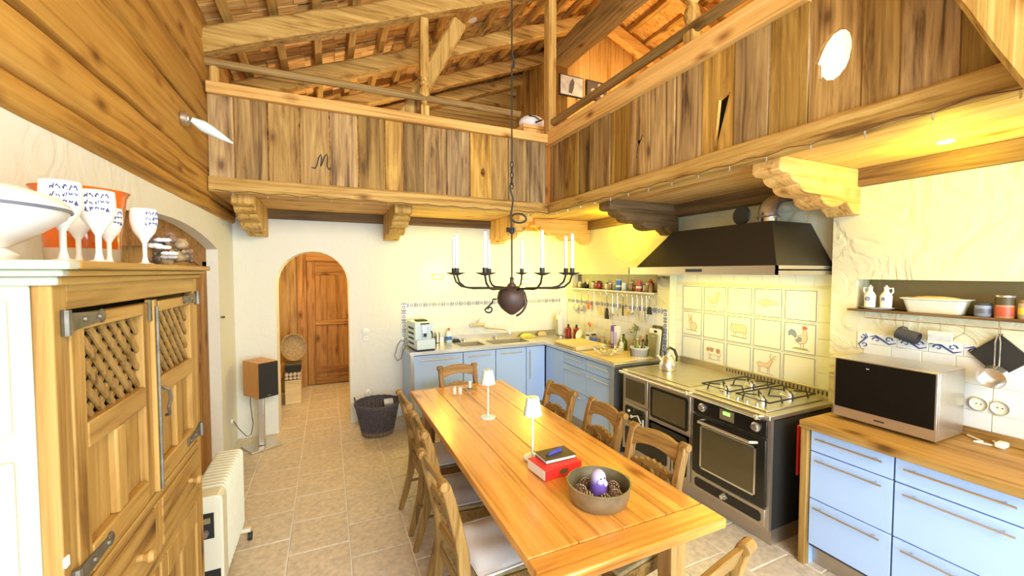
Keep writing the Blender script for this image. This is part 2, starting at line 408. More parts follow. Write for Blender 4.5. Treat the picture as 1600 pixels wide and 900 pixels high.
# ---------------------------------------------------------------- room shell
XL, XR, YB = -0.93, 3.33, 5.30        # plaster faces: left wall, right wall, back wall
FRONT = -2.2
SOF = 2.55                            # underside of the loft floor
floor = struct(MB().bb(-1.5, 3.9, FRONT - .2, 7.6, -0.25, -0.006).build('floor', 'grout', smooth=False))
t0 = MB().bb(-.183, .183, -.1855, .1855, -0.02, 0.0).build('stone_tile', 'stone', floor, bevel=0.004)
first = True
cols = [-1.39 + .375 * i for i in range(13)]
for ci, x in enumerate(cols):
    off = 0.0 if ci % 2 == 0 else 0.19
    j = 0
    while True:
        y = -2.0 + off + j * .381; j += 1
        if y > 7.5: break
        if y < 0.7: continue
        if y > 5.35 and x > .6: continue
        if x > 3.35 or (x > 2.9 and y < 5): continue
        pos = (x + .1875 + .0, y, random.uniform(-.0012, .0))
        if first: t0.location = pos; first = False
        else: cp(t0, pos, (0, 0, random.choice((0, PI))), floor)
slab = MB().bb(-.93, 3.33, FRONT, .5, -.02, -.0005).build('floor_slab', 'stone', floor)

# back wall with the round-headed passage
def arch_wall(mb, u0, u1, v1, cu, hw, spring, rise, f, d0, d1, n=16, v0=0.0):
    mb.prism([(u0, v0), (cu - hw, v0), (cu - hw, v1), (u0, v1)], f, d0, d1)
    mb.prism([(cu + hw, v0), (u1, v0), (u1, v1), (cu + hw, v1)], f, d0, d1)
    A = [(cu + hw * math.cos(PI * i / n), spring + rise * math.sin(PI * i / n)) for i in range(n + 1)]
    for (a, b), (c, d) in zip(A, A[1:]):
        mb.prism([(a, b), (a, v1), (c, v1), (c, d)], f, d0, d1)
mb = MB(); arch_wall(mb, -1.2, XR + .5, 2.55, -.15, .385, 1.70, .39, XZ, YB, YB + .32)
wall_back = struct(mb.build('wall_back', 'plaster', ang=20))
# left wall with shallow arched door niche
mb = MB()
NY0, NY1 = 2.15, 4.62; ncy = (NY0 + NY1) / 2; nhw = (NY1 - NY0) / 2
def seg_arch(y): return 2.06 + .15 * (1 - ((y - ncy) / nhw) ** 2)
mb.prism([(FRONT, 0), (NY0, 0), (NY0, 2.4), (FRONT, 2.4)], YZ, XL - .3, XL)
mb.prism([(NY1, 0), (YB, 0), (YB, 2.4), (NY1, 2.4)], YZ, XL - .3, XL)
for i in range(14):
    a = NY0 + (NY1 - NY0) * i / 14; b = NY0 + (NY1 - NY0) * (i + 1) / 14
    mb.prism([(a, seg_arch(a)), (b, seg_arch(b)), (b, 2.4), (a, 2.4)], YZ, XL - .3, XL)
wall_left = struct(mb.build('wall_left', 'plaster', ang=20))
# wooden door set in the niche
dn = sstruct('door_1'); XD = XL - .09
arcp = lambda k, y: seg_arch(y) - k
ys = [NY0 + (NY1 - NY0) * i / 14 for i in range(15)]
for i in range(14):
    a, b = ys[i], ys[i + 1]
MB().prism([(y, seg_arch(y) + .02) for y in ys] + [(y, seg_arch(y) - .20) for y in ys[::-1]], YZ, XD - .06, XD).build('arched_head_beam', 'doorwood_x', dn, bevel=.006)
MB().bb(XD - .06, XD, NY1 - .14, NY1 + .0, 0, 1.95).build('jamb', 'doorwood', dn, bevel=.006)
MB().bb(XD - .06, XD, NY0, NY0 + .12, 0, 1.95).build('jamb', 'doorwood', dn, bevel=.006)
y = NY0 + .12; 
while y < NY1 - .15:
    w_ = min(.21, NY1 - .14 - y)
    MB().bb(XD - .1, XD - .04 - random.uniform(0, .008), y + .003, y + w_ - .003, 0, 2.06).build('door_plank', 'pine_z', dn, bevel=.004); y += w_
MB().bb(XD - .09, XD - .02, NY1 - .52, NY1 - .14, .05, 1.98).build('door_leaf', 'doorwood', dn, bevel=.006)

# right wall: stove recess and two shelf niches
R_NA = (3.44, 5.16, 1.62, 1.82); R_NB = (0.2, 1.58, 1.60, 1.80); R_ST = (1.73, 3.26, 0.0, 2.46)
mb = MB(); grid_wall(mb, [FRONT, YB], [0, 2.55], [R_NA, R_NB, R_ST], YZ, XR, XR + .10)
mb.bb(XR + .10, XR + .45, FRONT, YB, 0, 1.55)
mb.bb(XR + .10, XR + .45, FRONT, YB, 1.86, 2.55)
mb.bb(XR + .17, XR + .45, FRONT, YB, 1.55, 1.86)
mb.bb(XR + .10, XR + .17, 1.6, 3.42, 1.55, 1.86)
wall_right = struct(mb.build('wall_right', 'plaster_rough', ang=20))
# wall behind the camera with two tall windows and an added gable opening for roof light
wf = MB(); H_ = [(-.8, .3, .55, 2.5), (.55, 2.15, .2, 2.4), (-.15, 2.55, 2.85, 4.05)]
grid_wall(wf, [-1.3, 6.3], [0, 6.2], H_, XZ, FRONT - .25, FRONT)
wall_front = struct(wf.build('wall_front', 'plaster'))
for i, h in enumerate(H_):
    w_ = sstruct('window_%d' % (i + 1))
    fr = MB()
    for a, b, c, d in ((h[0], h[0] + .07, h[2], h[3]), (h[1] - .07, h[1], h[2], h[3]), (h[0], h[1], h[2], h[2] + .07), (h[0], h[1], h[3] - .07, h[3]), ((h[0] + h[1]) / 2 - .03, (h[0] + h[1]) / 2 + .03, h[2], h[3])):
        fr.bb(a, b, FRONT - .16, FRONT - .09, c, d)
    fr.build('window_frame', 'pine_z', w_)
    for k in (0, 1):
        m_ = (h[0] + h[1]) / 2
        a, b = (h[0] + .07, m_ - .03) if k == 0 else (m_ + .03, h[1] - .07)
        MB().bb(a, b, FRONT - .13, FRONT - .125, h[2] + .07, h[3] - .07).build('pane', 'pane', w_)

# log wall above the plaster on the left
wlog = sstruct('wall_logs')
zs = [2.365, 2.50, 2.72, 3.09, 3.42, 3.75, 4.0]
for a, b in zip(zs, zs[1:]):
    g = MB(); N = 40; y0, y1 = FRONT, 7.6
    P = []
    for i in range(N + 1):
        y = y0 + (y1 - y0) * i / N; q = random.uniform(-.006, .006); q2 = random.uniform(-.005, .005)
        P.append([(XL - .25, y, a), (XL + .0 + q2, y, a + .004 + q2), (XL + .022 + q, y, a + .02 + q2), (XL + .028 + q, y, (a + b) / 2), (XL + .022 + q, y, b - .02 + q), (XL + .0, y, b - .003 + q), (XL - .25, y, b)])
    n = 7
    g.v = [v for r in P for v in r]
    for i in range(N):
        for k in range(n):
            k2 = (k + 1) % n
            g.f.append((i * n + k, i * n + k2, (i + 1) * n + k2, (i + 1) * n + k))
    g.f.append(tuple(range(n))); g.f.append(tuple(N * n + k for k in range(n)))
    g.build('log', 'log_y', wlog, ang=50)

# hallway behind the passage
hall = MB().bb(-1.15, -.85, YB + .32, 7.6, 0, 2.3).build('wall_hall', 'plaster'); struct(hall)
struct(MB().bb(.62, .9, YB + .32, 7.6, 0, 2.3).build('wall_hall_side', 'plaster'))
struct(MB().bb(-1.0, .9, YB + .1, 7.6, 2.3, 2.5).build('ceiling_hall', 'pine_y'))
hb = sstruct('wall_hall_end')
for i in range(3):
    MB().bb(-.85 + i * .15, -.852 + (i + 1) * .15, 7.37, 7.42, 0, 2.3).build('plank', 'pine_z', hb, bevel=.004)
MB().bb(-.9, .7, 7.43, 7.5, 0, 2.3).build('backing', 'doorwood', hb)
dh = sstruct('door_2')
MB().bb(-.44, -.31, 7.28, 7.42, 0, 2.2).build('jamb', 'doorwood', dh, bevel=.008)
MB().bb(-.31, .62, 7.28, 7.42, 2.02, 2.2).build('head', 'doorwood_x', dh, bevel=.008)
dl = MB().bb(-.31, .60, 7.37, 7.41, 0.01, 2.02).build('door_leaf', 'doorwood', dh)
for x0, x1 in ((-.305, -.19), (.50, .595)): MB().bb(x0, x1, 7.34, 7.375, .01, 2.02).build('stile', 'doorwood', dh, bevel=.006)
for z0, z1 in ((1.80, 2.02), (.98, 1.06), (.2, .30), (.01, .12)): MB().bb(-.19, .50, 7.335, 7.375, z0, z1).build('rail', 'doorwood_x', dh, bevel=.008)
for k in range(4): MB().bb(-.185 + k * .172, -.02 + k * .172, 7.36, 7.38, .12, 1.8).build('panel', 'doorwood', dh, bevel=.005)
MB().tube([(.33 + .035 * math.cos(a), 7.325, 1.12 + .035 * math.sin(a)) for a in [i * PI / 6 for i in range(12)]], .006, 6, True).build('ring_handle', 'iron', dh)
sp = thing('ceiling_spotlight', 'small round lit spotlight under the hallway ceiling', 'light', (-.16, 5.85, 2.3))
MB().lathe([(.05, -.012), (.05, 0)]).build('trim_ring', 'steel', sp); MB().lathe([(.036, -.015), (.036, -.0)]).build('lens', 'bulb', sp)
light('hall_spot', 'POINT', (-.16, 6.1, 2.15), 34, (1.0, 0.70, 0.28), .06)

# ---------------------------------------------------------------- loft floor, wall plates, corbels
loft = sstruct('ceiling_loft')
for i in range(5):
    x0 = 2.42 + i * .20
    MB().bb(x0 + .002, x0 + .198, FRONT, 4.22 if i < 0 else 5.3, SOF, SOF + .05 + .001 * i).build('soffit_plank', 'newwood_y', loft, bevel=.003)
for i in range(5):
    y0 = 4.28 + i * .204
    MB().bb(-.93, 2.415, y0 + .002, y0 + .202, SOF, SOF + .05 + .001 * i).build('soffit_plank', 'newwood_x', loft, bevel=.003)
MB().bb(2.42, 6.2, FRONT, 7.6, SOF + .06, SOF + .12).build('loft_deck', 'beam_y', loft)
MB().bb(-.93, 2.42, 4.3, 7.6, SOF + .06, SOF + .12).build('loft_deck', 'beam_y', loft)
pl = sstruct('trim_1')
MB().bb(-.93, XR, YB - .05, YB + .1, 2.445, SOF).build('wall_plate', 'darkwood_x', pl, bevel=.006)
MB().bb(XR - .04, XR + .1, FRONT, YB - .05, 2.43, SOF).build('wall_plate', 'darkwood_y', pl, bevel=.006)
def corbel_prof(L, top):
    p = [(0, top), (L, top), (L, top - .085)]
    p += [(L - .03, top - .10), (L - .10, top - .10)]
    p += arc(L - .20, top - .10, .10, 0, -PI / 2, 5, .055)
    p += arc(L - .30, top - .155, .10, 0, -PI / 2, 5, .05)[1:]
    p += [(L - .40, top - .205)]
    p += arc(L - .55, top - .215, .13, 0.1, -PI + .4, 7, .06)
    p += [(L - .72, top - .235), (L - .74, top - .265), (.10, top - .29), (.08, top - .31), (0, top - .31)]
    return p
cl = ['carved orange timber corbel under the loft beside the microwave shelf niche', 'dark carved timber corbel above the left end of the black hood',
      'carved amber timber corbel in the kitchen corner of the right wall']
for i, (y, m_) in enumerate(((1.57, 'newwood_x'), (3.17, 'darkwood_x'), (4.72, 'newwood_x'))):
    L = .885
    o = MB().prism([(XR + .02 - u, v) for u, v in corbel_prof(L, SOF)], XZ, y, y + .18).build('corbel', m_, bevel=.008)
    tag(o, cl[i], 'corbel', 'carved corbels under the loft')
cl = ['grey carved timber corbel above the back wall next to the log wall', 'grey carved timber corbel right of the arched passage', 'brown carved timber corbel beside the kitchen corner behind the chandelier']
for i, x in enumerate((-.77, .64, 2.06)):
    o = MB().prism([(YB - .02 - u, v) for u, v in corbel_prof(.95, SOF)], YZ, x, x + .18).build('corbel', ('beam_z', 'beam_z', 'newwood_z')[i], bevel=.008)
    tag(o, cl[i], 'corbel', 'carved corbels under the loft')

# ---------------------------------------------------------------- loft railings
rb = thing('loft_railing', 'weathered plank railing of the loft along the back, with a scrawled M', 'railing', (.7, 4.24, SOF))
xs = [-.90, -.71, -.46, -.21, .04, .29, .54, .72, .92, 1.16, 1.42, 1.67, 1.87, 2.14, 2.348]
M['board_z2'] = M['board_z']
for i, (a, b) in enumerate(zip(xs, xs[1:])):
    a += .004; b -= .004; out = [(a, 2.60), (b, 2.60), (b, 3.38), (a, 3.38)]
    q = random.uniform(-.008, .008); holes = []
    if i == 10:   # small keyhole-shaped knot hole
        holes = [arc(1.565, 2.935, .026, PI / 2, -1.5 * PI, 14, .045)[:-1]]
    if holes: g = holed(out, holes, XZ, 4.225 + q, 4.25 + q)
    else: g = MB().prism(out, XZ, 4.225 + q, 4.25 + q)
    o = g.build('board', 'board_z', rb, w=True, bevel=0 if holes else .003)
mk = [(-.135, 2.835), (-.105, 2.83), (-.09, 2.86), (-.075, 2.93), (-.055, 2.965), (-.05, 2.93), (-.058, 2.85), (-.05, 2.87), (-.028, 2.94), (-.005, 2.972), (0.0, 2.94), (-.006, 2.86), (.012, 2.83), (.03, 2.85)]
MB().tube([(x + .02, 4.2235, z - .02) for x, z in mk], .006, 6).build('scrawled_letter', 'rubber', rb, w=True, label='dark hand-painted letter M')
MB().rough((-.895, 4.23, 2.593), (2.355, 4.23, 2.593), .10, .125, (0, 0, 1), 26, .0035).build('bottom_beam', 'beam_x', rb, w=True, ang=28)
MB().bb(-.895, 2.348, 4.17, 4.29, 3.345, 3.44).build('top_rail', 'newwood_x', rb, w=True, bevel=.006)
MB().tube([(-.9, 4.2, 3.60), (.9, 4.2, 3.615), (2.0, 4.2, 3.62)], .034, 10).build('handrail_pole', 'pole_x', rb, w=True)
def turned_post(x, y, z0, z1, par):
    p = MB().beam((x, y, z0), (x, y, z0 + .10), .085, .085, (0, 1, 0)).build('post_foot', 'beam_z', par, w=True, bevel=.006)
    MB().lathe([(.040, z0 + .10), (.026, z0 + .125), (.048, z0 + .165), (.060, z0 + .21), (.050, z0 + .26), (.028, z0 + .30), (.045, z0 + .315), (.045, z0 + .335), (.03, z0 + .35), (.042, z0 + .38)], (x, y, 0), 16).build('turned_vase', 'beam_z', par, w=True)
    MB().beam((x, y, z0 + .375), (x, y, z1), .085, .085, (0, 1, 0)).build('post_shaft', 'beam_z', par, w=True, bevel=.008)
def turned(z0, z1): 
    h = z1 - z0
    return [(.05, 0), (.05, .10 * h), (.036, .12 * h), (.05, .15 * h), (.062, .20 * h), (.055, .26 * h), (.035, .31 * h), (.05, .33 * h), (.05, .36 * h), (.038, .38 * h), (.046, .42 * h), (.052, .6 * h), (.054, h)]
turned_post(.93, 4.22, 3.44, 4.41, rb)
MB().lathe([(.035, 3.44), (.035, 3.62)], (-.84, 4.22, 0), 10).build('short_post', 'beam_z', rb, w=True)
rt = thing('loft_railing', 'weathered plank railing of the loft above the range, with cut-out holes', 'railing', (2.42, 2.4, SOF))
ys = [4.2, 3.91, 3.63, 3.42, 3.1, 2.83, 2.59, 2.33, 2.09, 1.84, 1.61, 1.39, 1.15, 1.0, .80, .60, .36, .1, -.2, -.5, -.85, -1.2, -1.6, -1.95]
for i, (a, b) in enumerate(zip(ys, ys[1:])):
    a -= .004; b += .004; out = [(b, 2.60), (a, 2.60), (a, 3.38), (b, 3.38)]; q = random.uniform(-.008, .008); holes = []
    if i == 5: holes = [[(2.735, 2.86), (2.76, 2.83), (2.745, 2.79), (2.72, 2.90), (2.665, 2.985), (2.69, 2.99), (2.71, 2.955), (2.74, 2.965), (2.75, 2.95), (2.735, 2.925), (2.75, 2.885)]]
    if i == 8: holes = [[(1.985, 2.70), (1.965, 2.70), (1.87, 3.03), (1.93, 3.01), (1.955, 3.00)]]
    if i == 11: holes = [[(1.30, 2.855), (1.27, 2.845), (1.24, 2.858), (1.215, 2.89), (1.20, 2.93), (1.192, 2.97), (1.193, 3.01), (1.203, 3.05), (1.225, 3.082), (1.255, 3.097), (1.287, 3.09), (1.315, 3.063), (1.34, 3.02), (1.36, 2.968), (1.343, 2.955), (1.34, 2.845), (1.322, 2.885)]]
    if holes: g = holed(out, [h if True else h for h in holes], YZ, 2.405 + q, 2.43 + q)
    else: g = MB().prism(out, YZ, 2.405 + q, 2.43 + q)
    g.build('board', 'board_z', rt, w=True, bevel=0 if holes else .003)
MB().rough((2.412, FRONT, 2.593), (2.412, 4.28, 2.593), .10, .125, (0, 0, 1), 40, .0035).build('bottom_beam', 'beam_y', rt, w=True, ang=28)
MB().bb(2.35, 2.47, FRONT, 4.29, 3.315, 3.475).build('top_rail', 'newwood_y', rt, w=True, bevel=.006)
MB().tube([(2.42, 4.16, 3.585), (2.42, 2.2, 3.60), (2.42, -1.5, 3.62)], .042, 10).build('handrail_pole', 'pole_y', rt, w=True)
turned_post(2.42, 2.2, 3.475, 4.6, rt)
cpost = tag(MB().beam((2.41, 4.235, 3.4755), (2.41, 4.235, 4.985), .10, .12, (0, 1, 0)).build('corner_post', 'beam_z', bevel=.008), 'square timber post rising from the corner of the loft railings', 'post')
st = tag(MB().rough((.70, 4.46, 3.33), (1.36, 4.46, 4.57), .17, .21, (0, 1, 0), 10, .006).build('roof_strut', 'beam_z'), 'slanted timber strut behind the turned post of the loft railing', 'beam')
st = tag(MB().rough((2.265, .43, 2.36), (2.265, 1.19, 3.98), .15, .17, (1, 0, 0), 10, .005).build('roof_strut', 'beam_z'), 'big slanted timber strut crossing the plank railing beside the large hole', 'beam')
# fairy lights clipped along the bottom beams
fs = thing('fairy_light_string', 'thin brown fairy light string clipped along the bottom beams of the loft', 'light string', (2.355, 4.17, 2.53))
pts = []
for i in range(26): pts.append((-.85 + i * .128, 4.172, 2.545 - (.018 if i % 2 else 0)))
for i in range(40): pts.append((2.352, 4.10 - i * .12, 2.545 - (.018 if i % 2 else 0)))
MB().tube(pts, .0028, 5).build('cable', 'browncable', fs, w=True)
bl = None
for i, p in enumerate(pts[1::2]):
    loc = Vector((p[0], p[1], p[2] - .022)) - fs.location
    if bl is None:
        bl = MB().lathe([(.0, -.014), (.004, -.008), (.005, .006), (.003, .02)], seg=8).build('mini_bulb', 'glassclear', fs); bl.location = loc
    else: cp(bl, loc, None, fs)

# ---------------------------------------------------------------- roof
roof = sstruct('ceiling')
SL, RX = .41, 3.90
def zl(x, o=0.0): return 4.31 + SL * x + o
zr = zl(RX)
for y in (-1.0, .3, 1.6, 3.0, 4.25, 5.35, 6.45, 7.3):
    MB().rough((-1.1, y, zl(-1.1, -.155)), (RX - .02, y, zl(RX, -.155)), .15, .185, (0, 0, 1), 24, .009).build('rafter', 'beam_x', roof, ang=28)
    MB().beam((6.4, y, zr - .14 - .37 * 2.5), (RX + .02, y, zr - .14), .13, .18, (0, 0, 1)).build('rafter', 'newwood_x', roof, bevel=.012)
b0 = None
for i in range(14):
    x = -.75 + i * .345
    g = MB().beam((x, FRONT, zl(x, .03)), (x, 7.5, zl(x, .03)), .075, .07, (-SL, 0, 1)).build('batten', 'beam_y', roof)
for i in range(7):
    x = RX + .25 + i * .34
    MB().beam((x, FRONT, zr + .03 - .37 * (x - RX)), (x, 7.5, zr + .03 - .37 * (x - RX)), .075, .07, (.37, 0, 1)).build('batten', 'beam_y', roof)
def deck(x0, x1, y0, y1, fz, up):
    xa, xb = x0, x1
    g = MB().hexa([(xa, y0, fz(xa)), (xb, y0, fz(xb)), (xb, y1, fz(xb)), (xa, y1, fz(xa)), (xa, y0, fz(xa) + .02), (xb, y0, fz(xb) + .02), (xb, y1, fz(xb) + .02), (xa, y1, fz(xa) + .02)])
    return g
sh = None; L_ = .36
ang = math.atan(SL)
for i in range(14):
    xc = -.92 + i * .345 + .17
    for j in range(19):
        yc = 4.05 + j * .185 + random.uniform(-.02, .02)
        loc = (xc + random.uniform(-.02, .02), yc, zl(xc, .085 + random.uniform(0, .016)))
        rot = (random.uniform(-.06, .06), -ang + random.uniform(-.04, .01), random.uniform(-.02, .02))
        if sh is None:
            sh = MB().box((0, 0, 0), (.40, .178, .012)).build('roof_shingle', 'shingle', roof); sh.location = loc; sh.rotation_euler = rot
        else: cp(sh, loc, rot, roof)
deck(-1.3, RX, FRONT - .25, 7.6, lambda x: zl(x, .12), 1).build('roof_deck', 'shingle', roof)
deck(RX, 6.4, FRONT - .25, 7.6, lambda x: zr + .10 - .37 * (x - RX), 1).build('roof_deck', 'shingle', roof)
MB().rough((2.98, 4.9, 4.80), (2.98, -1.5, 4.80), .25, .27, (0, 0, 1), 24, .008).build('purlin_log', 'pole_y', roof)
gb = sstruct('wall_gable')
for k in range(16):
    z0 = 2.67 + k * .22
    MB().bb(-1.0, 3.5, 7.5, 7.53, z0 + .003, z0 + .217).build('plank', 'beam_x', gb, bevel=.004)
MB().bb(-1.3, 6.4, 7.54, 7.6, 2.6, 6.2).build('backing', 'beam_x', gb)
pw = sstruct('wall_partition')
for k in range(9): MB().bb(3.5, 3.53, 5.62 + k * .21, 5.827 + k * .21, 2.67, 5.7).build('plank', 'beam_z', pw, bevel=.004)
for k in range(12): MB().bb(3.5 + k * .21, 3.707 + k * .21, 5.6, 5.625, 2.67, min(zl(3.6 + k * .21, .05), zr + .08 - .37 * (3.7 + k * .21 - RX))).build('plank', 'newwood_z', pw, bevel=.004)
struct(MB().bb(6.2, 6.4, FRONT, 7.6, 2.6, 5.2).build('wall_loft_side', 'newwood_z'))
ch = struct(MB().bb(3.2, 3.8, 1.65, 2.15, SOF + .12, 5.2).build('wall_white_backing', 'plaster'))  # added white block, makes the railing hole look bright
light('loft_lamp', 'POINT', (4.3, 4.6, 4.3), 55, (1.0, 0.62, 0.22), .12)
ll = thing('loft_lamp', 'tall lit globe floor lamp on the loft in front of the plank wall', 'lamp', (4.3, 4.6, SOF + .12))
MB().lathe([(.12, 0), (.12, .02), (.015, .04), (.015, 1.35)]).build('stand', 'iron', ll)
MB().ball((0, 0, 1.42), .07).build('globe', 'bulb', ll)
# added roof light out of view, brightens the loft behind the railing
sk_x, sk_y = 4.75, 1.6; sk_z = zr + .09 - .37 * (sk_x - RX)
sky_w = sstruct('window_4'); sn_ = math.atan(.37)
fr_ = MB()
for a in ((-.45, .45, -.62, -.55), (-.45, .45, .55, .62), (-.45, -.38, -.55, .55), (.38, .45, -.55, .55)): fr_.bb(*a, -.05, .01)
o = fr_.build('window_frame', 'pine_y', sky_w); o.location = (sk_x, sk_y, sk_z - .03); o.rotation_euler = (0, sn_, 0)
o = MB().bb(-.38, .38, -.55, .55, -.012, -.006).build('pane', 'lamp_white', sky_w); o.location = (sk_x, sk_y, sk_z - .03); o.rotation_euler = (0, sn_, 0)
light('added_roof_light', 'AREA', (sk_x - .03, sk_y, sk_z - .10), 70, (.9, .96, 1.0), .75, (sk_x - 1.2, sk_y, sk_z - 2.0), size_y=1.05)
l2 = thing('loft_lamp', 'added small white globe light hidden behind the railing with the holes', 'lamp', (2.80, 1.35, SOF + .12)); MB().lathe([(.07, 0), (.07, .015), (.012, .02), (.012, .30)]).build('stand', 'iron', l2); MB().ball((0, 0, .37), .07).build('globe', 'bulb', l2)  # added unseen lamp, lights what shows through the railing holes
light('loft_fill', 'POINT', (2.80, 1.35, SOF + .66), 20, (1.0, .93, .80), .07)
tk = thing('dark_backing_box', 'added black box that keeps the slit in the railing dark', 'box', (2.80, 2.65, SOF + .12)); MB().bb(-.2, .2, -.62, .55, 0, .58).build('body', 'shadeblack', tk, bevel=.01); MB().bb(-.21, .21, -.63, .56, .58, .64).build('lid', 'shadeblack', tk, bevel=.01)  # unseen box added so the railing cut-outs look dark
dup(l2, (.7, 6.1, SOF + .12), 0, 'added small white globe light hidden behind the back railing, brightening the roof')  # second added lamp, out of sight, lifts the dark roof boards
light('loft_fill', 'POINT', (.7, 6.1, SOF + .75), 34, (1.0, .80, .50), .07)
# framed photographs on the loft wall
pf = thing('picture_frame', 'small framed snow photograph of a skier on the loft wall', 'picture', (3.56, 5.58, 4.62))
MB().bb(-.22, .22, -.012, .018, 0, .32).build('frame', 'blackmat', pf); MB().bb(-.205, .205, -.016, -.01, .015, .305).build('print', 'snow', pf)
MB().prism([(-.06, .05), (0, .04), (.03, .12), (.05, .22), (.02, .28), (-.02, .24), (-.05, .16)], XZ, -.0185, -.016).build('printed_figure', 'photo_dark', pf)
pf = thing('picture_frame', 'small framed dark floral photograph on the loft wall', 'picture', (4.04, 5.58, 4.64))
MB().bb(-.2, .2, -.012, .018, 0, .30).build('frame', 'blackmat', pf); MB().bb(-.185, .185, -.016, -.01, .015, .285).build('print', 'photo_dark', pf)
for k in range(7): MB().ball((random.uniform(-.14, .14), -.016, random.uniform(.05, .25)), .035, 8, 5, (1, .08, 1)).build('printed_blossom', 'conetip', pf)
# white printed bag lying by the loft rail corner
bg = thing('cloth_bag', 'white cloth bag with dark print slumped at the loft railing corner', 'bag', (2.44, 4.75, SOF + .12 + .991))
cht = thing('loft_chest', 'plain wooden chest standing on the loft behind the railing corner', 'chest', (2.40, 4.79, SOF + .12)); MB().bb(-.19, .19, -.26, .26, 0, .95).build('body', 'newwood_z', cht, bevel=.01); MB().bb(-.2, .2, -.27, .27, .95, .99).build('lid', 'newwood_x', cht, bevel=.006)
MB().ball((0, .0, .10), .2, 14, 8, (.9, .7, .5)).build('sack', 'linen', bg)
MB().tube([(-.1, -.10, .16), (-.02, -.125, .14), (.05, -.135, .10), (-.02, -.142, .07), (.08, -.125, .12)], .01, 6).build('print', 'blackmat', bg)
# smoke detector and wall spot
sd = thing('smoke_detector', 'white round smoke detector screwed to a roof board between rafters', 'smoke detector', (1.70, 4.97, zl(1.70, .03)))
sd.rotation_euler = (0, -ang, 0)
MB().lathe([(.05, -.045), (.06, -.035), (.06, -.02)]).build('cover', 'white', sd); MB().lathe([(.055, -.02), (.055, .05)]).build('base', 'blackmat', sd)
ws = thing('wall_spotlight', 'silver wall spotlight with pointed glass shade on the log wall', 'light', (XL + .028, 3.57, 2.92))
R_ = Matrix.Rotation(PI / 2, 3, 'Y')
MB().lathe([(.05, 0), (.05, .03), (.035, .035), (.03, .045)], R=R_).build('rose', 'steel', ws)
d = Vector((.62, .28, -.30)).normalized(); q = Vector((0, 0, 1)).rotation_difference(d).to_matrix()
MB().lathe([(.018, 0), (.028, .03), (.04, .07), (.038, .11), (.026, .19), (.006, .27)], (.05, 0, 0), 14, R=q).build('shade', 'lamp_white', ws)

# ---------------------------------------------------------------- wall tiles and painted borders
CT = .92                                # worktop height
def motif(kind):
    g = MB()
    if kind == 'ring':
        g.tube([(u, 0, v) for u, v in arc(0, 0, .016, 0, 2 * PI, 12)[:-1]], .0045, 5, True)
        for s in (-1, 1):
            g.tube([(s * (.040 + .013 * math.cos(a)), 0, .012 + .011 * math.sin(a)) for a in [-2.4 + i * .6 for i in range(9)]], .0042, 5)
            g.tube([(s * (.040 + .013 * math.cos(a)), 0, -.012 + .011 * math.sin(a)) for a in [2.4 - i * .6 for i in range(9)]], .0042, 5)
    else:
        for s in (-1, 1):
            P = [(s * (.032 + .022 * (1 - t / 9) * math.cos(t * .75)), 0, .004 * s + .022 * (1 - t / 9) * math.sin(t * .75)) for t in range(9)]
            g.tube(P, [.0048 - .0003 * t for t in range(9)], 5)
        g.tube([(-.07, 0, .012), (-.035, 0, .024), (0, 0, 0), (.035, 0, -.024), (.07, 0, -.012)], [.002, .005, .006, .005, .002], 5)
    return g
bt = MB().box((0, .004, 0), (.118, .008, .058)).build('border_tile', 'tile', wall_back, bevel=.002)
bm_ = motif('ring').build('painted_scroll', 'blueink', bt)
used = [0]
def border(loc, rot, parent):
    if used[0] == 0: used[0] = 1; bt.location = loc; bt.rotation_euler = rot; bt.parent = parent; return
    t = cp(bt, loc, rot, parent); m_ = bm_.copy(); COL.objects.link(m_); m_.parent = t
n = 19
for i in range(n): border((.98 + i * .12, YB - .006, 1.425), (0, 0, 0), wall_back)
for i in range(5): border((.885, YB - .006, 1.40 - i * .12), (0, PI / 2, 0), wall_back)
for i in range(16): border((XR - .006, 5.2 - i * .12, 1.425), (0, 0, -PI / 2), wall_right)
for i in range(4): border((XR - .006, 3.31, 1.39 - i * .12), (0, PI / 2, -PI / 2), wall_right)
wt = MB().box((0, .003, 0), (.146, .006, .146)).build('wall_tile', 'tile', wall_back, bevel=.002)
used2 = [0]
def wtile(loc, rot, parent, sc=None):
    if used2[0] == 0: used2[0] = 1; wt.location = loc; wt.rotation_euler = rot; return
    cp(wt, loc, rot, parent, sc)
for i in range(16):
    for j in range(3): wtile((1.0 + i * .15, YB - .004, 1.318 - j * .15), (0, 0, 0), wall_back)
for i in range(13):
    for j in range(3): wtile((XR - .004, 5.2 - i * .15, 1.318 - j * .15), (0, 0, -PI / 2), wall_right)
for i in range(9):                      # behind the microwave
    for j in range(3): wtile((XR - .004, 1.45 - i * .15, 1.29 - j * .15), (0, 0, -PI / 2), wall_right)
b2 = MB().box((0, .004, 0), (.148, .008, .07)).build('border_tile', 'tile', wall_right, bevel=.002)
m2 = motif('scroll').build('painted_scroll', 'blueink', b2)
b2.location = (XR - .006, 1.42, 1.402); b2.rotation_euler = (0, 0, -PI / 2)
for i in range(1, 8):
    t = cp(b2, (XR - .006, 1.42 - i * .15, 1.402), (0, 0, -PI / 2), wall_right); m_ = m2.copy(); COL.objects.link(m_); m_.parent = t
t = cp(b2, (XR - .006, 1.525, 1.385), (0, PI / 2, -PI / 2), wall_right, (.75, 1, 1)); m_ = m2.copy(); COL.objects.link(m_); m_.parent = t

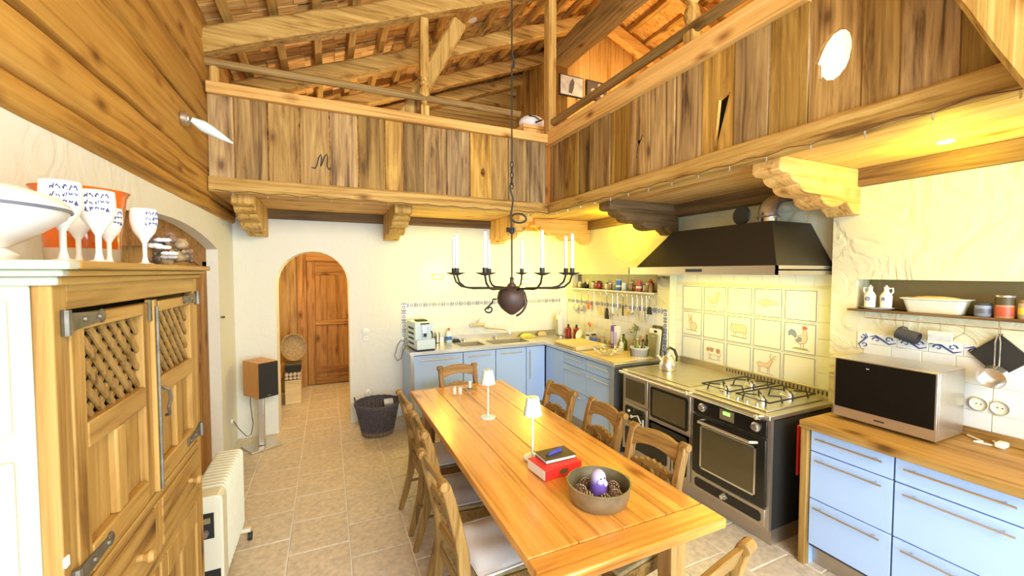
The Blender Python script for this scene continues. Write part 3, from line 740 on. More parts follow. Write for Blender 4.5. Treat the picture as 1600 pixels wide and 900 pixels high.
# framed animal tiles behind the range (recess wall at XR + .10)
XT = XR + .10
P0y, PZ, TP, TR_ = 3.045, 1.585, .263, .249
animals = {(0, 1): 'duck', (0, 3): 'fish', (1, 0): 'rabbit', (1, 2): 'pig', (1, 4): 'rooster', (2, 1): 'cow', (2, 3): 'stag'}
def blob(pts, m_, par, nm, d=0.0): MB().prism(pts, lambda u, v, dd: (u, dd, v), -.0012 - d, -.0002 - d).build(nm, m_, par)
def line(pts, m_, par, nm, r=.0022): MB().tube([(u, -.001, v) for u, v in pts], r, 5).build(nm, m_, par)
def draw(kind, t):
    if kind == 'duck':
        blob([(-.075, .0), (-.05, -.03), (-.01, -.042), (.03, -.03), (.045, .01), (.05, .045), (.07, .052), (.06, .068), (.04, .07), (.028, .05), (.02, .02), (-.02, .012)], 'tanink', t, 'painted_duck')
        line([(-.085, .03), (-.075, 0), (-.05, -.03), (-.01, -.042), (.03, -.03), (.045, .01), (.05, .045), (.085, .05), (.06, .07), (.04, .07), (.028, .05), (.015, .02), (-.03, .015), (-.085, .03)], 'brownink', t, 'painted_outline')
        line([(-.01, -.042), (-.012, -.07), (.01, -.074)], 'brownink', t, 'painted_leg'); line([(-.05, -.078), (.05, -.08)], 'greenink', t, 'painted_ground')
    if kind == 'fish':
        up = [(-.085, 0), (-.06, .018), (-.02, .028), (.02, .02), (.055, .006), (.085, .02)]; dn_ = [(.08, -.022), (.055, -.008), (.0, -.02), (-.05, -.02)]
        blob(up + dn_, 'tanink', t, 'painted_fish'); line(up + dn_ + [up[0]], 'brownink', t, 'painted_outline')
        line([(-.02, .028), (0, .042), (.02, .02)], 'brownink', t, 'painted_fin'); line([(-.03, -.022), (-.02, -.034), (.0, -.02)], 'brownink', t, 'painted_fin')
    if kind == 'rabbit':
        b_ = arc(.02, -.03, .042, 0, 2 * PI, 12)[:-1]; h_ = arc(-.018, .02, .022, 0, 2 * PI, 10)[:-1]
        blob(b_, 'tanink', t, 'painted_body'); blob(h_, 'tanink', t, 'painted_head')
        line(b_ + [b_[0]], 'brownink', t, 'painted_outline'); line(h_ + [h_[0]], 'brownink', t, 'painted_outline')
        for s in (-.03, .02): line([(-.022, .04), (-.022 + s, .09), (-.012 + s * .8, .06), (-.014, .038)], 'brownink', t, 'painted_ear')
        line([(-.07, -.068), (.07, -.074)], 'greenink', t, 'painted_ground', .003)
    if kind == 'pig':
        b_ = [(-.085, .01), (-.08, .03), (-.055, .045), (-.02, .048), (.03, .05), (.07, .03), (.08, 0), (.07, -.03), (.05, -.03), (.03, -.022), (-.02, -.03), (-.05, -.025), (-.07, -.015)]
        blob(b_, 'tanink', t, 'painted_pig'); line(b_ + [b_[0]], 'brownink', t, 'painted_outline')
        for x in (-.05, -.03, .045, .065): line([(x, -.025), (x + .004, -.062)], 'brownink', t, 'painted_leg')
        line([(-.08, .03), (-.07, .06), (-.055, .045)], 'brownink', t, 'painted_ear'); line([(-.08, -.062), (.08, -.07)], 'greenink', t, 'painted_ground', .004)
    if kind == 'cow':
        b_ = [(-.07, .045), (-.05, .05), (.07, .045), (.078, -.02), (.06, -.02), (.02, -.012), (-.03, -.014), (-.055, -.01), (-.062, .02), (-.08, .02)]
        blob(b_, 'white', t, 'painted_cow'); line(b_ + [b_[0]], 'brownink', t, 'painted_outline')
        for q in (arc(-.062, .03, .02, 0, 6.3, 8), arc(-.02, .03, .024, 0, 6.3, 8), arc(.05, .025, .025, 0, 6.3, 8)): blob(q[:-1], 'brownink', t, 'painted_patch', .0006)
        for x in (-.045, -.03, .05, .068): line([(x, -.015), (x, -.058)], 'brownink', t, 'painted_leg')
        line([(-.06, -.06), (.08, -.062)], 'greenink', t, 'painted_ground')
    if kind == 'stag':
        b_ = [(-.085, .0), (-.06, .012), (-.01, .004), (.02, .02), (.04, .045), (.06, .035), (.045, .02), (.035, -.01), (.02, -.03), (-.02, -.025), (-.07, -.03)]
        blob(b_, 'tanink', t, 'painted_stag'); line(b_ + [b_[0]], 'brownink', t, 'painted_outline')
        for x in (-.07, -.055, .01, .025): line([(x, -.025), (x + .003, -.075)], 'brownink', t, 'painted_leg')
        line([(.045, .045), (.06, .075), (.085, .085)], 'brownink', t, 'painted_antler'); line([(.042, .045), (.03, .075), (.04, .1)], 'brownink', t, 'painted_antler'); line([(.055, .06), (.08, .05)], 'brownink', t, 'painted_antler')
        line([(-.08, -.076), (.06, -.08)], 'greenink', t, 'painted_ground')
    if kind == 'rooster':
        tl = [(-.03, -.005), (-.06, .02), (-.085, .01), (-.09, .045), (-.065, .07), (-.035, .06), (-.02, .03)]
        blob(tl, 'slateink', t, 'painted_tail')
        b_ = [(-.035, 0), (-.01, .02), (.02, .03), (.03, .07), (.05, .075), (.055, .05), (.06, .0), (.045, -.035), (.0, -.045), (-.03, -.025)]
        blob(b_, 'tanink', t, 'painted_body', .0005); line(b_ + [b_[0]], 'brownink', t, 'painted_outline')
        blob([(-.03, -.02), (-.005, .012), (.02, .005), (.015, -.025), (-.01, -.035)], 'slateink', t, 'painted_wing', .001)
        blob([(.02, .07), (.022, .1), (.045, .098), (.06, .085), (.05, .072)], 'redink', t, 'painted_comb')
        line([(.01, -.045), (.012, -.075)], 'brownink', t, 'painted_leg'); line([(.03, -.04), (.034, -.075)], 'brownink', t, 'painted_leg')
        blob([(-.06, -.09), (-.03, -.075), (.05, -.075), (.08, -.092)], 'greenink', t, 'painted_ground')
for r in range(3):
    for c in range(5):
        t = MB().box((0, .004, 0), (TR_ + .008, .008, TR_ + .008)).build('framed_tile', 'tile', wall_right, bevel=.002)
        t.location = (XT - .008, P0y - c * TP, PZ - r * TP); t.rotation_euler = (0, 0, -PI / 2)
        f = MB(); a = .117; e = .0022
        for q in ((-a, a, a - e, a + e), (-a, a, -a - e, -a + e), (-a - e, -a + e, -a, a), (a - e, a + e, -a, a)): f.bb(q[0], q[1], -.001, .0005, q[2], q[3])
        f.build('painted_frame', 'lineink', t)
        if (r, c) in animals: draw(animals[(r, c)], t)
for i in range(11): wtile((XT - .005, 3.20 - i * .137, 1.80), (0, 0, -PI / 2), wall_right, (.91, 1, .8))
for j in range(6):
    wtile((XT - .005, 3.218, 1.66 - j * .13), (0, 0, -PI / 2), wall_right, (.5, 1, .86))
    wtile((XT - .005, 1.815, 1.66 - j * .13), (0, 0, -PI / 2), wall_right, (.82, 1, .86))

# ---------------------------------------------------------------- base cabinets
def bar(g, p0, p1, out, r=.006):
    p0, p1, out = Vector(p0), Vector(p1), Vector(out)
    g.tube([p0 + out, p1 + out], r, 8)
    for t in (.1, .9):
        q = p0.lerp(p1, t); g.tube([q, q + out], r * .7, 6)
def unit_back(x0, x1, label, handle='h'):
    t = thing('base_cabinet', label, 'cabinet', ((x0 + x1) / 2, 5.0, 0), group='pale blue base cabinets')
    MB().bb(x0 + .001, x1 - .001, 4.77, 5.27, .12, .74).build('body', 'gap', t, w=True)
    MB().bb(x0 + .001, x1 - .001, 4.82, 5.2, 0, .12).build('plinth', 'steel_dk', t, w=True)
    d_ = MB().bb(x0 + .0045, x1 - .0045, 4.75, 4.77, .13, .868).build('door', 'front', t, w=True, bevel=.0015)
    g = MB()
    if handle == 'h': bar(g, (x0 + .07, 4.75, .815), (x1 - .07, 4.75, .815), (0, -.028, 0))
    else: bar(g, (x0 + .05, 4.75, .45), (x0 + .05, 4.75, .83), (0, -.028, 0))
    g.build('handle', 'steel', d_)
    for v in d_.children: v.matrix_parent_inverse = Matrix.Identity(4); v.location = -t.location
    return t
unit_back(.90, 1.50, 'wide pale blue base cabinet under the espresso machine')
unit_back(1.50, 1.93, 'pale blue base cabinet under the small sink bowl')
unit_back(1.93, 2.36, 'pale blue base cabinet under the large sink bowl')
unit_back(2.36, 2.64, 'narrow pale blue corner cabinet with an upright handle', 'v')
t = thing('end_panel', 'tall grey end panel closing the sink counter beside the wicker basket', 'panel', (.88, 5.0, 0))
MB().bb(.86, .899, 4.72, 5.29, 0, .879).build('board', 'front', t, w=True, bevel=.002); MB().bb(.86, .899, 4.712, 4.72, 0, .879).build('edge_strip', 'steel', t, w=True)
XF = 2.65
def unit_right(y0, y1, label, splits, xf=XF, handles=True, hl=None):
    t = thing('base_cabinet', label, 'cabinet', (xf + .3, (y0 + y1) / 2, 0), group='pale blue base cabinets')
    MB().bb(xf + .02, XR - .01 if xf < 3 else xf + .5, y0 + .001, y1 - .001, .12, .875).build('body', 'gap', t, w=True)
    MB().bb(xf + .06, xf + .5, y0 + .001, y1 - .001, 0, .12).build('plinth', 'steel_dk', t, w=True)
    for a, b in splits:
        d_ = MB().bb(xf, xf + .02, y0 + .0045, y1 - .0045, a + .0035, b - .0035).build('drawer', 'front', t, w=True, bevel=.0015)
        if handles:
            g = MB(); w_ = y1 - y0; m_ = .10 * w_
            bar(g, (xf, y1 - m_, b - .045), (xf, y0 + m_, b - .045), (-.028, 0, 0), .006); h = g.build('handle', 'steel', d_); h.location = -t.location
    return t
DS = [(.13, .44), (.44, .73), (.73, .868)]
unit_right(4.29, 4.745, 'plain pale blue corner cabinet front beside the drawer units', [(.13, .868)], handles=False)
unit_right(3.82, 4.29, 'pale blue drawer unit next to the plain corner cabinet front', DS)
unit_right(3.33, 3.82, 'pale blue drawer unit right beside the kitchen range', DS)
t = thing('end_panel', 'dark grey end panel of the counter beside the range', 'panel', (2.9, 3.30, 0))
MB().bb(2.63, XR - .005, 3.285, 3.328, 0, .879).build('board', 'gap', t, w=True); MB().bb(2.62, 2.63, 3.285, 3.328, 0, .879).build('edge_strip', 'steel', t, w=True)
XF2 = 2.74
DS2 = [(.14, .435), (.435, .735), (.735, .868)]
unit_right(1.10, 1.515, 'pale blue drawer unit with short bar handles under the microwave', DS2, XF2)
unit_right(.62, 1.10, 'pale blue drawer unit with long bar handles beside the microwave end', DS2, XF2)
unit_right(.14, .62, 'pale blue drawer unit under the far end of the wooden worktop', DS2, XF2)
unit_right(-.34, .14, 'pale blue drawer unit at the far end of the wooden worktop', DS2, XF2)
t = thing('side_panel', 'upright wooden side panel carrying the worktop beside the dark range gap', 'panel', (3.0, 1.54, 0))
MB().bb(2.715, XR - .005, 1.518, 1.558, 0, CT - .045).build('board', 'pine_z', t, w=True, bevel=.003); MB().bb(2.76, XR - .01, 1.5155, 1.518, 0.0, .87).build('lining', 'front', t, w=True)
# worktops
wk = thing('worktop', 'steel edged worktop with two inset sink bowls along the back wall', 'worktop', (2.0, 5.0, CT - .04))
S1, S2 = (1.50, 1.83, 4.84, 5.14), (1.93, 2.46, 4.84, 5.14)
g = MB()
U = sorted({.855, 3.325, S1[0], S1[1], S2[0], S2[1]}); V = sorted({4.725, 5.288, S1[2], S1[3]})
for a, b in zip(U, U[1:]):
    for c, d in zip(V, V[1:]):
        if any(s[0] <= (a + b) / 2 <= s[1] and s[2] <= (c + d) / 2 <= s[3] for s in (S1, S2)): continue
        g.bb(a, b, c, d, CT - .04, CT)
g.build('slab', 'steel', wk, w=True)
for s in (S1, S2):
    g = MB(); g.bb(s[0] + .001, s[1] - .001, s[2] + .001, s[3] - .001, CT - .075, CT - .07)
    for q in ((s[0] + .001, s[0] + .004, s[2] + .001, s[3] - .001), (s[1] - .004, s[1] - .001, s[2] + .001, s[3] - .001), (s[0] + .001, s[1] - .001, s[2] + .001, s[2] + .004), (s[0] + .001, s[1] - .001, s[3] - .004, s[3] - .001)): g.bb(*q, CT - .075, CT + .002)
    g.lathe([(.02, CT - .07), (.02, CT - .066)], ((s[0] + s[1]) / 2, (s[2] + s[3]) / 2, 0), 12)
    g.build('sink_bowl', 'sinksteel', wk, w=True)
MB().bb(.9, 3.3, 5.266, 5.288, CT, CT + .07).build('upstand', 'steel', wk, w=True)
wk2 = thing('worktop', 'corner worktop with the maple board and wire basket beside the range', 'worktop', (3.0, 4.0, CT - .04))
MB().bb(2.62, XR - .008, 3.28, 4.724, CT - .04, CT).build('slab', 'steel', wk2, w=True, bevel=.003)
MB().bb(2.66, 3.2, 3.34, 3.95, CT, CT + .004).build('inlay', 'cutboard', wk2, w=True)
wk3 = thing('worktop', 'wooden worktop with the microwave on it', 'worktop', (3.0, .6, CT - .045))
MB().bb(2.70, XR - .008, -.4, 1.56, CT - .045, CT).build('slab', 'pine_y', wk3, w=True, bevel=.003)
MB().bb(XR - .03, XR - .008, -.4, 1.55, CT, CT + .05).build('upstand', 'pine_y', wk3, w=True, bevel=.003)

# ---------------------------------------------------------------- kitchen range
rg = thing('kitchen_range', 'large steel kitchen range with oven, fire door and gas hob', 'stove', (3.0, 2.43, 0))
x0 = 2.64; RY0, RY1 = 1.70, 3.17
B = lambda n_, m_, *a, **k: MB().bb(*a).build(n_, m_, rg, w=True, **k)
B('carcass', 'blackmat', x0 + .02, XT - .02, RY0 + .005, RY1, .12, .86)
B('plinth', 'steel_dk', x0 + .06, XT - .05, RY0 + .02, RY1 - .02, 0, .12)
B('hob_top', 'steel', x0 - .01, XT - .012, RY0, RY1, .868, .90, bevel=.005)
B('upstand', 'steel_dk', XT - .03, XT - .012, RY0, RY1, .90, .965, bevel=.003)
for i in range(30): 
    if i == 0: vs_ = B('vent_slot', 'gap', XT - .034, XT - .029, 1.74, 1.748, .92, .95)
    else: cp(vs_, (0, i * .03, 0), None, rg)
B('frame_front', 'steel_dk', x0 + .005, x0 + .03, RY0, RY1, .12, .868)
def panel(n_, y0, y1, z0, z1, m1='steel_dk', m2='black', ins=.025, th=.012, notch=.02):
    d_ = B(n_, m1, x0 - th, x0 + .006, y0, y1, z0, z1, bevel=.004)
    a, b, c, e = y0 + ins, y1 - ins, z0 + ins, z1 - ins
    P = [(a + notch, c), (b - notch, c), (b - notch * .4, c + notch * .4), (b, c + notch), (b, e - notch), (b - notch * .4, e - notch * .4), (b - notch, e), (a + notch, e), (a + notch * .4, e - notch * .4), (a, e - notch), (a, c + notch), (a + notch * .4, c + notch * .4)]
    q = MB().prism(P, YZ, x0 - th - .003, x0 - th + .001).build('inset', m2, d_); q.location = -rg.location
    return d_
panel('glass_door', 2.82, 3.14, .60, .855, 'steel_dk', 'glassdark', .03, .012, .004)
p_ = panel('ash_door', 2.82, 3.14, .40, .59)
g = MB(); g.tube([(x0 - .05, 2.98, .49), (x0 - .05, 2.90, .52), (x0 - .05, 2.86, .46)], .009, 8); g.ball((x0 - .05, 2.98, .49), .018)
g.tube([(x0 - .02, 2.98, .49), (x0 - .05, 2.98, .49)], .008); g.tube([(x0 - .04, 2.845, .38), (x0 - .04, 2.845, .50)], .01); g.ball((x0 - .04, 3.03, .53), .016)
g.build('latch_handle', 'chrome', rg, w=True)
fd = panel('fire_door', 2.34, 2.80, .535, .85, 'steel_dk', 'black', .02)
q = MB().bb(x0 - .019, x0 - .014, 2.39, 2.75, .58, .81).build('glass', 'glassdark', fd); q.location = -rg.location
B('narrow_panel', 'steel_dk', x0 - .012, x0 + .006, 2.34, 2.80, .44, .525)
q = panel('drawer', 2.34, 3.14, .40 - .0, .435, ins=.008, notch=.006) if False else panel('slim_drawer', 2.34, 2.80, .43, .53)
dr = panel('wood_drawer', 2.55, 3.14, .15, .385); MB().ball((x0 - .03, 2.84, .33), .016).build('knob', 'chrome', rg, w=True)
panel('side_door', 2.34, 2.53, .15, .41)
# oven
B('oven_control', 'black', x0 - .014, x0 + .006, 1.72, 2.31, .745, .86, bevel=.003)
for y in (2.22, 1.79):
    MB().lathe([(.032, 0), (.032, .01), (.022, .014), (.020, .03), (0, .031)], (x0 - .014, y, .805), 16, Matrix.Rotation(-PI / 2, 3, 'Y')).build('knob', 'chrome', rg, w=True)
B('clock_panel', 'steel_dk', x0 - .017, x0 - .012, 1.955, 2.07, .77, .845); B('display', 'led', x0 - .019, x0 - .016, 1.985, 2.04, .808, .832)
B('oven_door', 'black', x0 - .018, x0 + .006, 1.72, 2.31, .275, .735, bevel=.004)
g = MB()
for q in ((1.785, 2.235, .655, .667), (1.785, 2.235, .325, .337), (1.785, 1.797, .325, .667), (2.223, 2.235, .325, .667)): g.bb(x0 - .0215, x0 - .017, *q)
g.build('window_trim', 'chrome', rg, w=True)
B('oven_window', 'glassdark', x0 - .0195, x0 - .017, 1.797, 2.223, .337, .655)
g = MB(); g.tube([(x0 - .018, 2.24, .70), (x0 - .06, 2.22, .70), (x0 - .06, 1.80, .70), (x0 - .018, 1.78, .70)], .011, 10); g.build('oven_handle', 'chrome', rg, w=True)
panel('warming_drawer', 1.72, 2.31, .14, .262, notch=.018)
MB().lathe([(.006, 0), (.006, .02), (.016, .022), (.016, .034), (0, .036)], (x0 - .014, 2.02, .205), 12, Matrix.Rotation(-PI / 2, 3, 'Y')).build('drawer_knob', 'chrome', rg, w=True)
MB().box((x0 - .017, 2.02, .205), (.004, .04, .04), R=Matrix.Rotation(PI / 4, 3, 'X')).build('knob_plate', 'steel', rg, w=True)
g = MB(); g.tube([(x0 - .06, RY0 + .03, .885), (x0 - .06, RY1 - .02, .885)], .011, 10)
for y in (RY0 + .06, 2.34, RY1 - .05): g.ball((x0 - .06, y, .885), .018); g.tube([(x0 - .06, y, .885), (x0, y, .885)], .01)
g.build('towel_rail', 'chrome', rg, w=True)
B('cooking_plate', 'steel_dk', x0 + .06, XT - .12, 2.42, 3.10, .90, .906, bevel=.003)
B('hob_tray', 'steel', x0 + .05, XT - .10, 1.76, 2.36, .90, .912, bevel=.006)
for bx, by, r in ((2.86, 2.21, .055), (2.86, 1.91, .04), (3.16, 2.21, .045), (3.16, 1.91, .06)):
    MB().lathe([(r, .912), (r, .925), (r * .8, .93), (r * .8, .938), (0, .94)], (bx, by, 0), 18).build('burner', 'chrome', rg, w=True)
for by in (2.21, 1.91):
    g = MB()
    for bx in (2.86, 3.16):
        for k in range(4):
            a = k * PI / 2 + PI / 4; c, s_ = math.cos(a), math.sin(a)
            g.tube([(bx + .035 * c, by + .035 * s_, .958), (bx + .115 * c, by + .115 * s_, .958), (bx + .13 * c, by + .125 * s_, .912)], .006, 6)
    g.tube([(2.75, by - .125, .95), (3.27, by - .125, .95), (3.27, by + .125, .95), (2.75, by + .125, .95)], .006, 6, True)
    g.build('pan_grid', 'blackmat', rg, w=True)
for i in range(4): MB().lathe([(.016, .912), (.015, .93), (0, .932)], (2.73, 1.86 + i * .075, 0), 12).build('gas_knob', 'chrome', rg, w=True)
tw = thing('kitchen_towel', 'red towel hanging on the side of the range gap', 'towel', (2.82, 1.63, .5))
g = MB(); 
P = [(0, 0), (.03, .012), (.06, -.006), (.09, .01), (.12, 0)]
for (a, b), (c, d) in zip(P, P[1:]): g.hexa([(a, b, 0), (c, d, .01), (c, d + .012, .01), (a, b + .012, 0), (a, b, .33), (c, d, .33), (c, d + .012, .33), (a, b + .012, .33)])
g.build('cloth', 'towel', tw); MB().tube([(.06, .01, .33), (.06, .01, .36), (.06, -.07, .37)], .004).build('hook', 'steel', tw)
# hood
hd = thing('cooker_hood', 'black pyramid cooker hood with steel rim and silver duct over the range', 'hood', (3.1, 2.5, 1.83))
hb_ = MB(); y0, y1 = 1.755, 3.235
def frust(g, a, b, za, zb):
    g.hexa([(a[0], a[2], za), (a[1], a[2], za), (a[1], a[3], za), (a[0], a[3], za), (b[0], b[2], zb), (b[1], b[2], zb), (b[1], b[3], zb), (b[0], b[3], zb)])
g = MB(); g.bb(2.75, 2.765, y0, y1, 1.83, 1.895); g.bb(2.75, XT - .012, y0, y0 + .015, 1.83, 1.895); g.bb(2.75, XT - .012, y1 - .015, y1, 1.83, 1.895); g.bb(2.76, XT - .012, y0, y1, 1.86, 1.87)
g.build('steel_rim', 'steel', hd, w=True)
g = MB(); frust(g, (2.76, XT - .012, y0 + .01, y1 - .1), (2.95, XT - .012, 1.93, 2.86), 1.895, 2.225); g.build('canopy', 'hood', hd, w=True)
MB().bb(2.744, 2.751, 2.36, 2.52, 1.85, 1.875).build('control_plate', 'gap', hd, w=True)
for y in (2.1, 2.5, 2.9): MB().lathe([(.035, 1.852), (.035, 1.86)], (3.0, y, 0), 16).build('hood_lamp', 'bulb', hd, w=True)
MB().tube([(3.2, 2.12, 2.225), (3.2, 2.12, 2.30)] + [(3.2 + .10 * (1 - math.cos(a)), 2.12 - .0 * a, 2.30 + .10 * math.sin(a)) for a in [i * PI / 12 for i in range(1, 7)]] + [(XT - .01, 2.12, 2.40)], .075, 16).build('duct', 'chrome', hd, w=True)
for z in (2.235, 2.285): MB().lathe([(.083, z - .008), (.086, z), (.083, z + .008)], (3.2, 2.12, 0), 18).build('duct_ring', 'chrome', hd, w=True)
MB().lathe([(.07, -.012), (.078, 0), (.07, .012)], (3.02, 2.22, 2.30), 20, Matrix.Rotation(PI / 2, 3, 'Y')).build('round_cover', 'blackmat', hd, w=True)
light('hood_light', 'AREA', (3.05, 2.5, 1.845), 9, WARM, .2, (3.05, 2.5, 0), size_y=1.1)

# ---------------------------------------------------------------- dining table
TX0, TX1, TY0, TY1, TZ = .67, 1.575, 1.20, 3.69, .77
tb = thing('dining_table', 'long honey brown plank dining table with breadboard end', 'table', ((TX0 + TX1) / 2, (TY0 + TY1) / 2, 0))
px = [TX0, .90, 1.12, 1.36, TX1]
for i, (a, b) in enumerate(zip(px, px[1:])):
    MB().bb(a + .0012, b - .0012, TY0 + .135, TY1 - .002, TZ - .045, TZ - .0005 * (i % 2)).build('top_plank', 'table_y', tb, w=True, bevel=.004)
MB().bb(TX0 - .004, TX1 + .006, TY0, TY0 + .132, TZ - .046, TZ).build('breadboard_end', 'table_x', tb, w=True, bevel=.008)
MB().bb(TX0 - .004, TX1 + .004, TY1, TY1 + .03, TZ - .046, TZ).build('breadboard_end', 'table_x', tb, w=True, bevel=.006)
for a in ((TX0 + .07, TX1 - .07, TY0 + .14, TY0 + .165), (TX0 + .07, TX1 - .07, TY1 - .165, TY1 - .14), (TX0 + .07, TX0 + .095, TY0 + .165, TY1 - .165), (TX1 - .095, TX1 - .07, TY0 + .165, TY1 - .165)):
    MB().bb(*a, TZ - .15, TZ - .046).build('apron', 'table_leg', tb, w=True, bevel=.003)
for x in (TX0 + .12, TX1 - .12):
    for y in (TY0 + .19, TY1 - .19):
        g = MB(); g.hexa([(x - .035, y - .035, 0), (x + .035, y - .035, 0), (x + .035, y + .035, 0), (x - .035, y + .035, 0), (x - .05, y - .05, TZ - .046), (x + .05, y - .05, TZ - .046), (x + .05, y + .05, TZ - .046), (x - .05, y + .05, TZ - .046)])
        g.build('leg', 'table_leg', tb, w=True, bevel=.005)

# ---------------------------------------------------------------- dining chairs (sitter faces +y)
def make_chair():
    c = thing('dining_chair', 'x', 'chair')
    W = .168
    # back posts: splayed feet, curved upper part
    for s in (-1, 1):
        P = [(s * (W + .012), -.30, 0), (s * (W + .006), -.265, .12), (s * W, -.225, .28), (s * W, -.205, .44), (s * W, -.215, .58), (s * (W + .002), -.245, .72), (s * (W + .004), -.275, .84), (s * (W + .006), -.30, .925)]
        g = MB(); n_ = 8; r = .019
        for i, p in enumerate(P):
            a = .017 if i in (0,) else .020; d = (.017, .020, .024, .028, .028, .026, .025, .022)[i]
            g.v += [(p[0] - a, p[1] - d, p[2]), (p[0] + a, p[1] - d, p[2]), (p[0] + a, p[1] + d, p[2]), (p[0] - a, p[1] + d, p[2])]
        for i in range(len(P) - 1):
            for k in range(4): g.f.append((i * 4 + k, i * 4 + (k + 1) % 4, i * 4 + 4 + (k + 1) % 4, i * 4 + 4 + k))
        g.f.append((3, 2, 1, 0)); m_ = (len(P) - 1) * 4; g.f.append((m_, m_ + 1, m_ + 2, m_ + 3))
        g.tube([(s * (W + .006) - .028, -.305, .92), (s * (W + .006) + .028, -.305, .92)], .024, 10)
        po = g.build('back_post', 'chair_z', c, bevel=.006)
    # crest rail, arched
    N = 10; g = MB()
    for i in range(N + 1):
        x = -W + 2 * W * i / N; t = i / N * 2 - 1; ar = .030 * (1 - t * t); bow = -.018 * (1 - t * t)
        z0, z1 = .825 + ar * 1.3, .915 + ar; yb = -.262 + bow; yt = -.292 + bow
        g.v += [(x, yb - .011, z0), (x, yb + .011, z0), (x, yt + .011, z1), (x, yt - .011, z1)]
    for i in range(N):
        for k in range(4): g.f.append((i * 4 + k, i * 4 + (k + 1) % 4, i * 4 + 4 + (k + 1) % 4, i * 4 + 4 + k))
    g.f.append((0, 1, 2, 3)); g.f.append((N * 4, N * 4 + 1, N * 4 + 2, N * 4 + 3))
    g.build('crest_rail', 'chair_x', c, bevel=.004)
    # carved splat with wavy top, rosette and cut-outs
    out = [(-W, .665), (W, .665), (W, .755)] + [(W - 2 * W * i / 16, .772 + .018 * math.cos(PI * (i / 8 - 1)) + .006 * math.cos(i * PI / 1.0)) for i in range(1, 16)] + [(-W, .755)]
    hs_ = [[(s * .118 - .02, .695), (s * .118 + .02, .695), (s * .118 + .02, .728), (s * .118, .742), (s * .118 - .02, .728)][::1] for s in (-1, 1)]
    hs_ += [[(s * .064 - .008, .70), (s * .064 + .008, .70), (s * .064 + .004, .755), (s * .064 - .004, .755)] for s in (-1, 1)]
    sp_ = holed(out, hs_, lambda u, v, d: (u, -.238 - .22 * (v - .67) + d, v), -.011, .011).build('carved_splat', 'chair_x', c)
    for s in (-1, 1):
        MB().lathe([(.034, 0), (.034, .006), (.026, .009), (.024, .004), (.013, .004), (.012, .012), (0, .014)], (0, -.248 + s * .011, .722), 16, Matrix.Rotation(-s * PI / 2, 3, 'X')).build('rosette', 'chair_z', sp_)
    MB().bb(-W, W, -.222, -.20, .515, .555).build('lower_rail', 'chair_x', c, bevel=.004)
    # seat
    g = MB(); g.hexa([(-.195, -.22, .435), (.195, -.22, .435), (.225, .22, .435), (-.225, .22, .435), (-.195, -.22, .455), (.195, -.22, .455), (.225, .22, .455), (-.225, .22, .455)])
    g.build('seat', 'rush', c, bevel=.008)
    g = MB()
    for a, b in (((-.19, -.21), (.19, -.21)), ((.20, -.2), (.212, .2)), ((-.212, .2), (-.20, -.2)), ((.205, .205), (-.205, .205))): g.beam((*a, .405), (*b, .405), .022, .06)
    g.build('apron', 'chair_x', c, bevel=.003)
    for s in (-1, 1):
        P = [(s * .20, .20, .43), (s * .205, .21, .33), (s * .198, .20, .15), (s * .205, .215, 0)]
        MB().tube(P, [.026, .023, .017, .016], 8).build('front_leg', 'chair_z', c)
        MB().tube([(s * .197, -.25, .20), (s * .20, .2, .20)], .010, 8).build('stretcher', 'chair_y', c)
    MB().tube([(-.2, .2, .27), (.2, .2, .27)], .010, 8).build('stretcher', 'chair_x', c)
    return c
ch0 = make_chair()
CH = [((.80, 3.02, 0), -PI / 2 + .03, 'carved wooden dining chair opposite the wire shelf, nearest the wicker basket'),
      ((.80, 2.47, 0), -PI / 2 - .02, 'carved wooden dining chair with the grey seat pad, middle of its row'),
      ((.74, 1.90, 0), -PI / 2 + .06, 'carved wooden dining chair with rumpled white cloth on its seat'),
      ((1.395, 2.77, 0), PI / 2 + .03, 'carved wooden dining chair in front of the blue drawer units, opposite the basket'),
      ((1.43, 2.25, 0), PI / 2 - .02, 'carved wooden dining chair in front of the glass fire door of the range'),
      ((1.395, 1.70, 0), PI / 2 + .10, 'carved wooden dining chair in front of the oven, beside the metal bowl'),
      ((1.15, 3.53, 0), PI, 'carved wooden dining chair at the table head facing the pair of shakers'),
      ((1.05, 1.16, 0), .20, 'carved wooden dining chair at the breadboard end of the table')]
for i, (loc, rz, lb) in enumerate(CH):
    if i == 0: ch0.location = loc; ch0.rotation_euler = (0, 0, rz); ch0['label'] = lb; ch0['group'] = 'dining chairs around the table'
    else: dup(ch0, loc, rz, lb, 'dining chairs around the table')
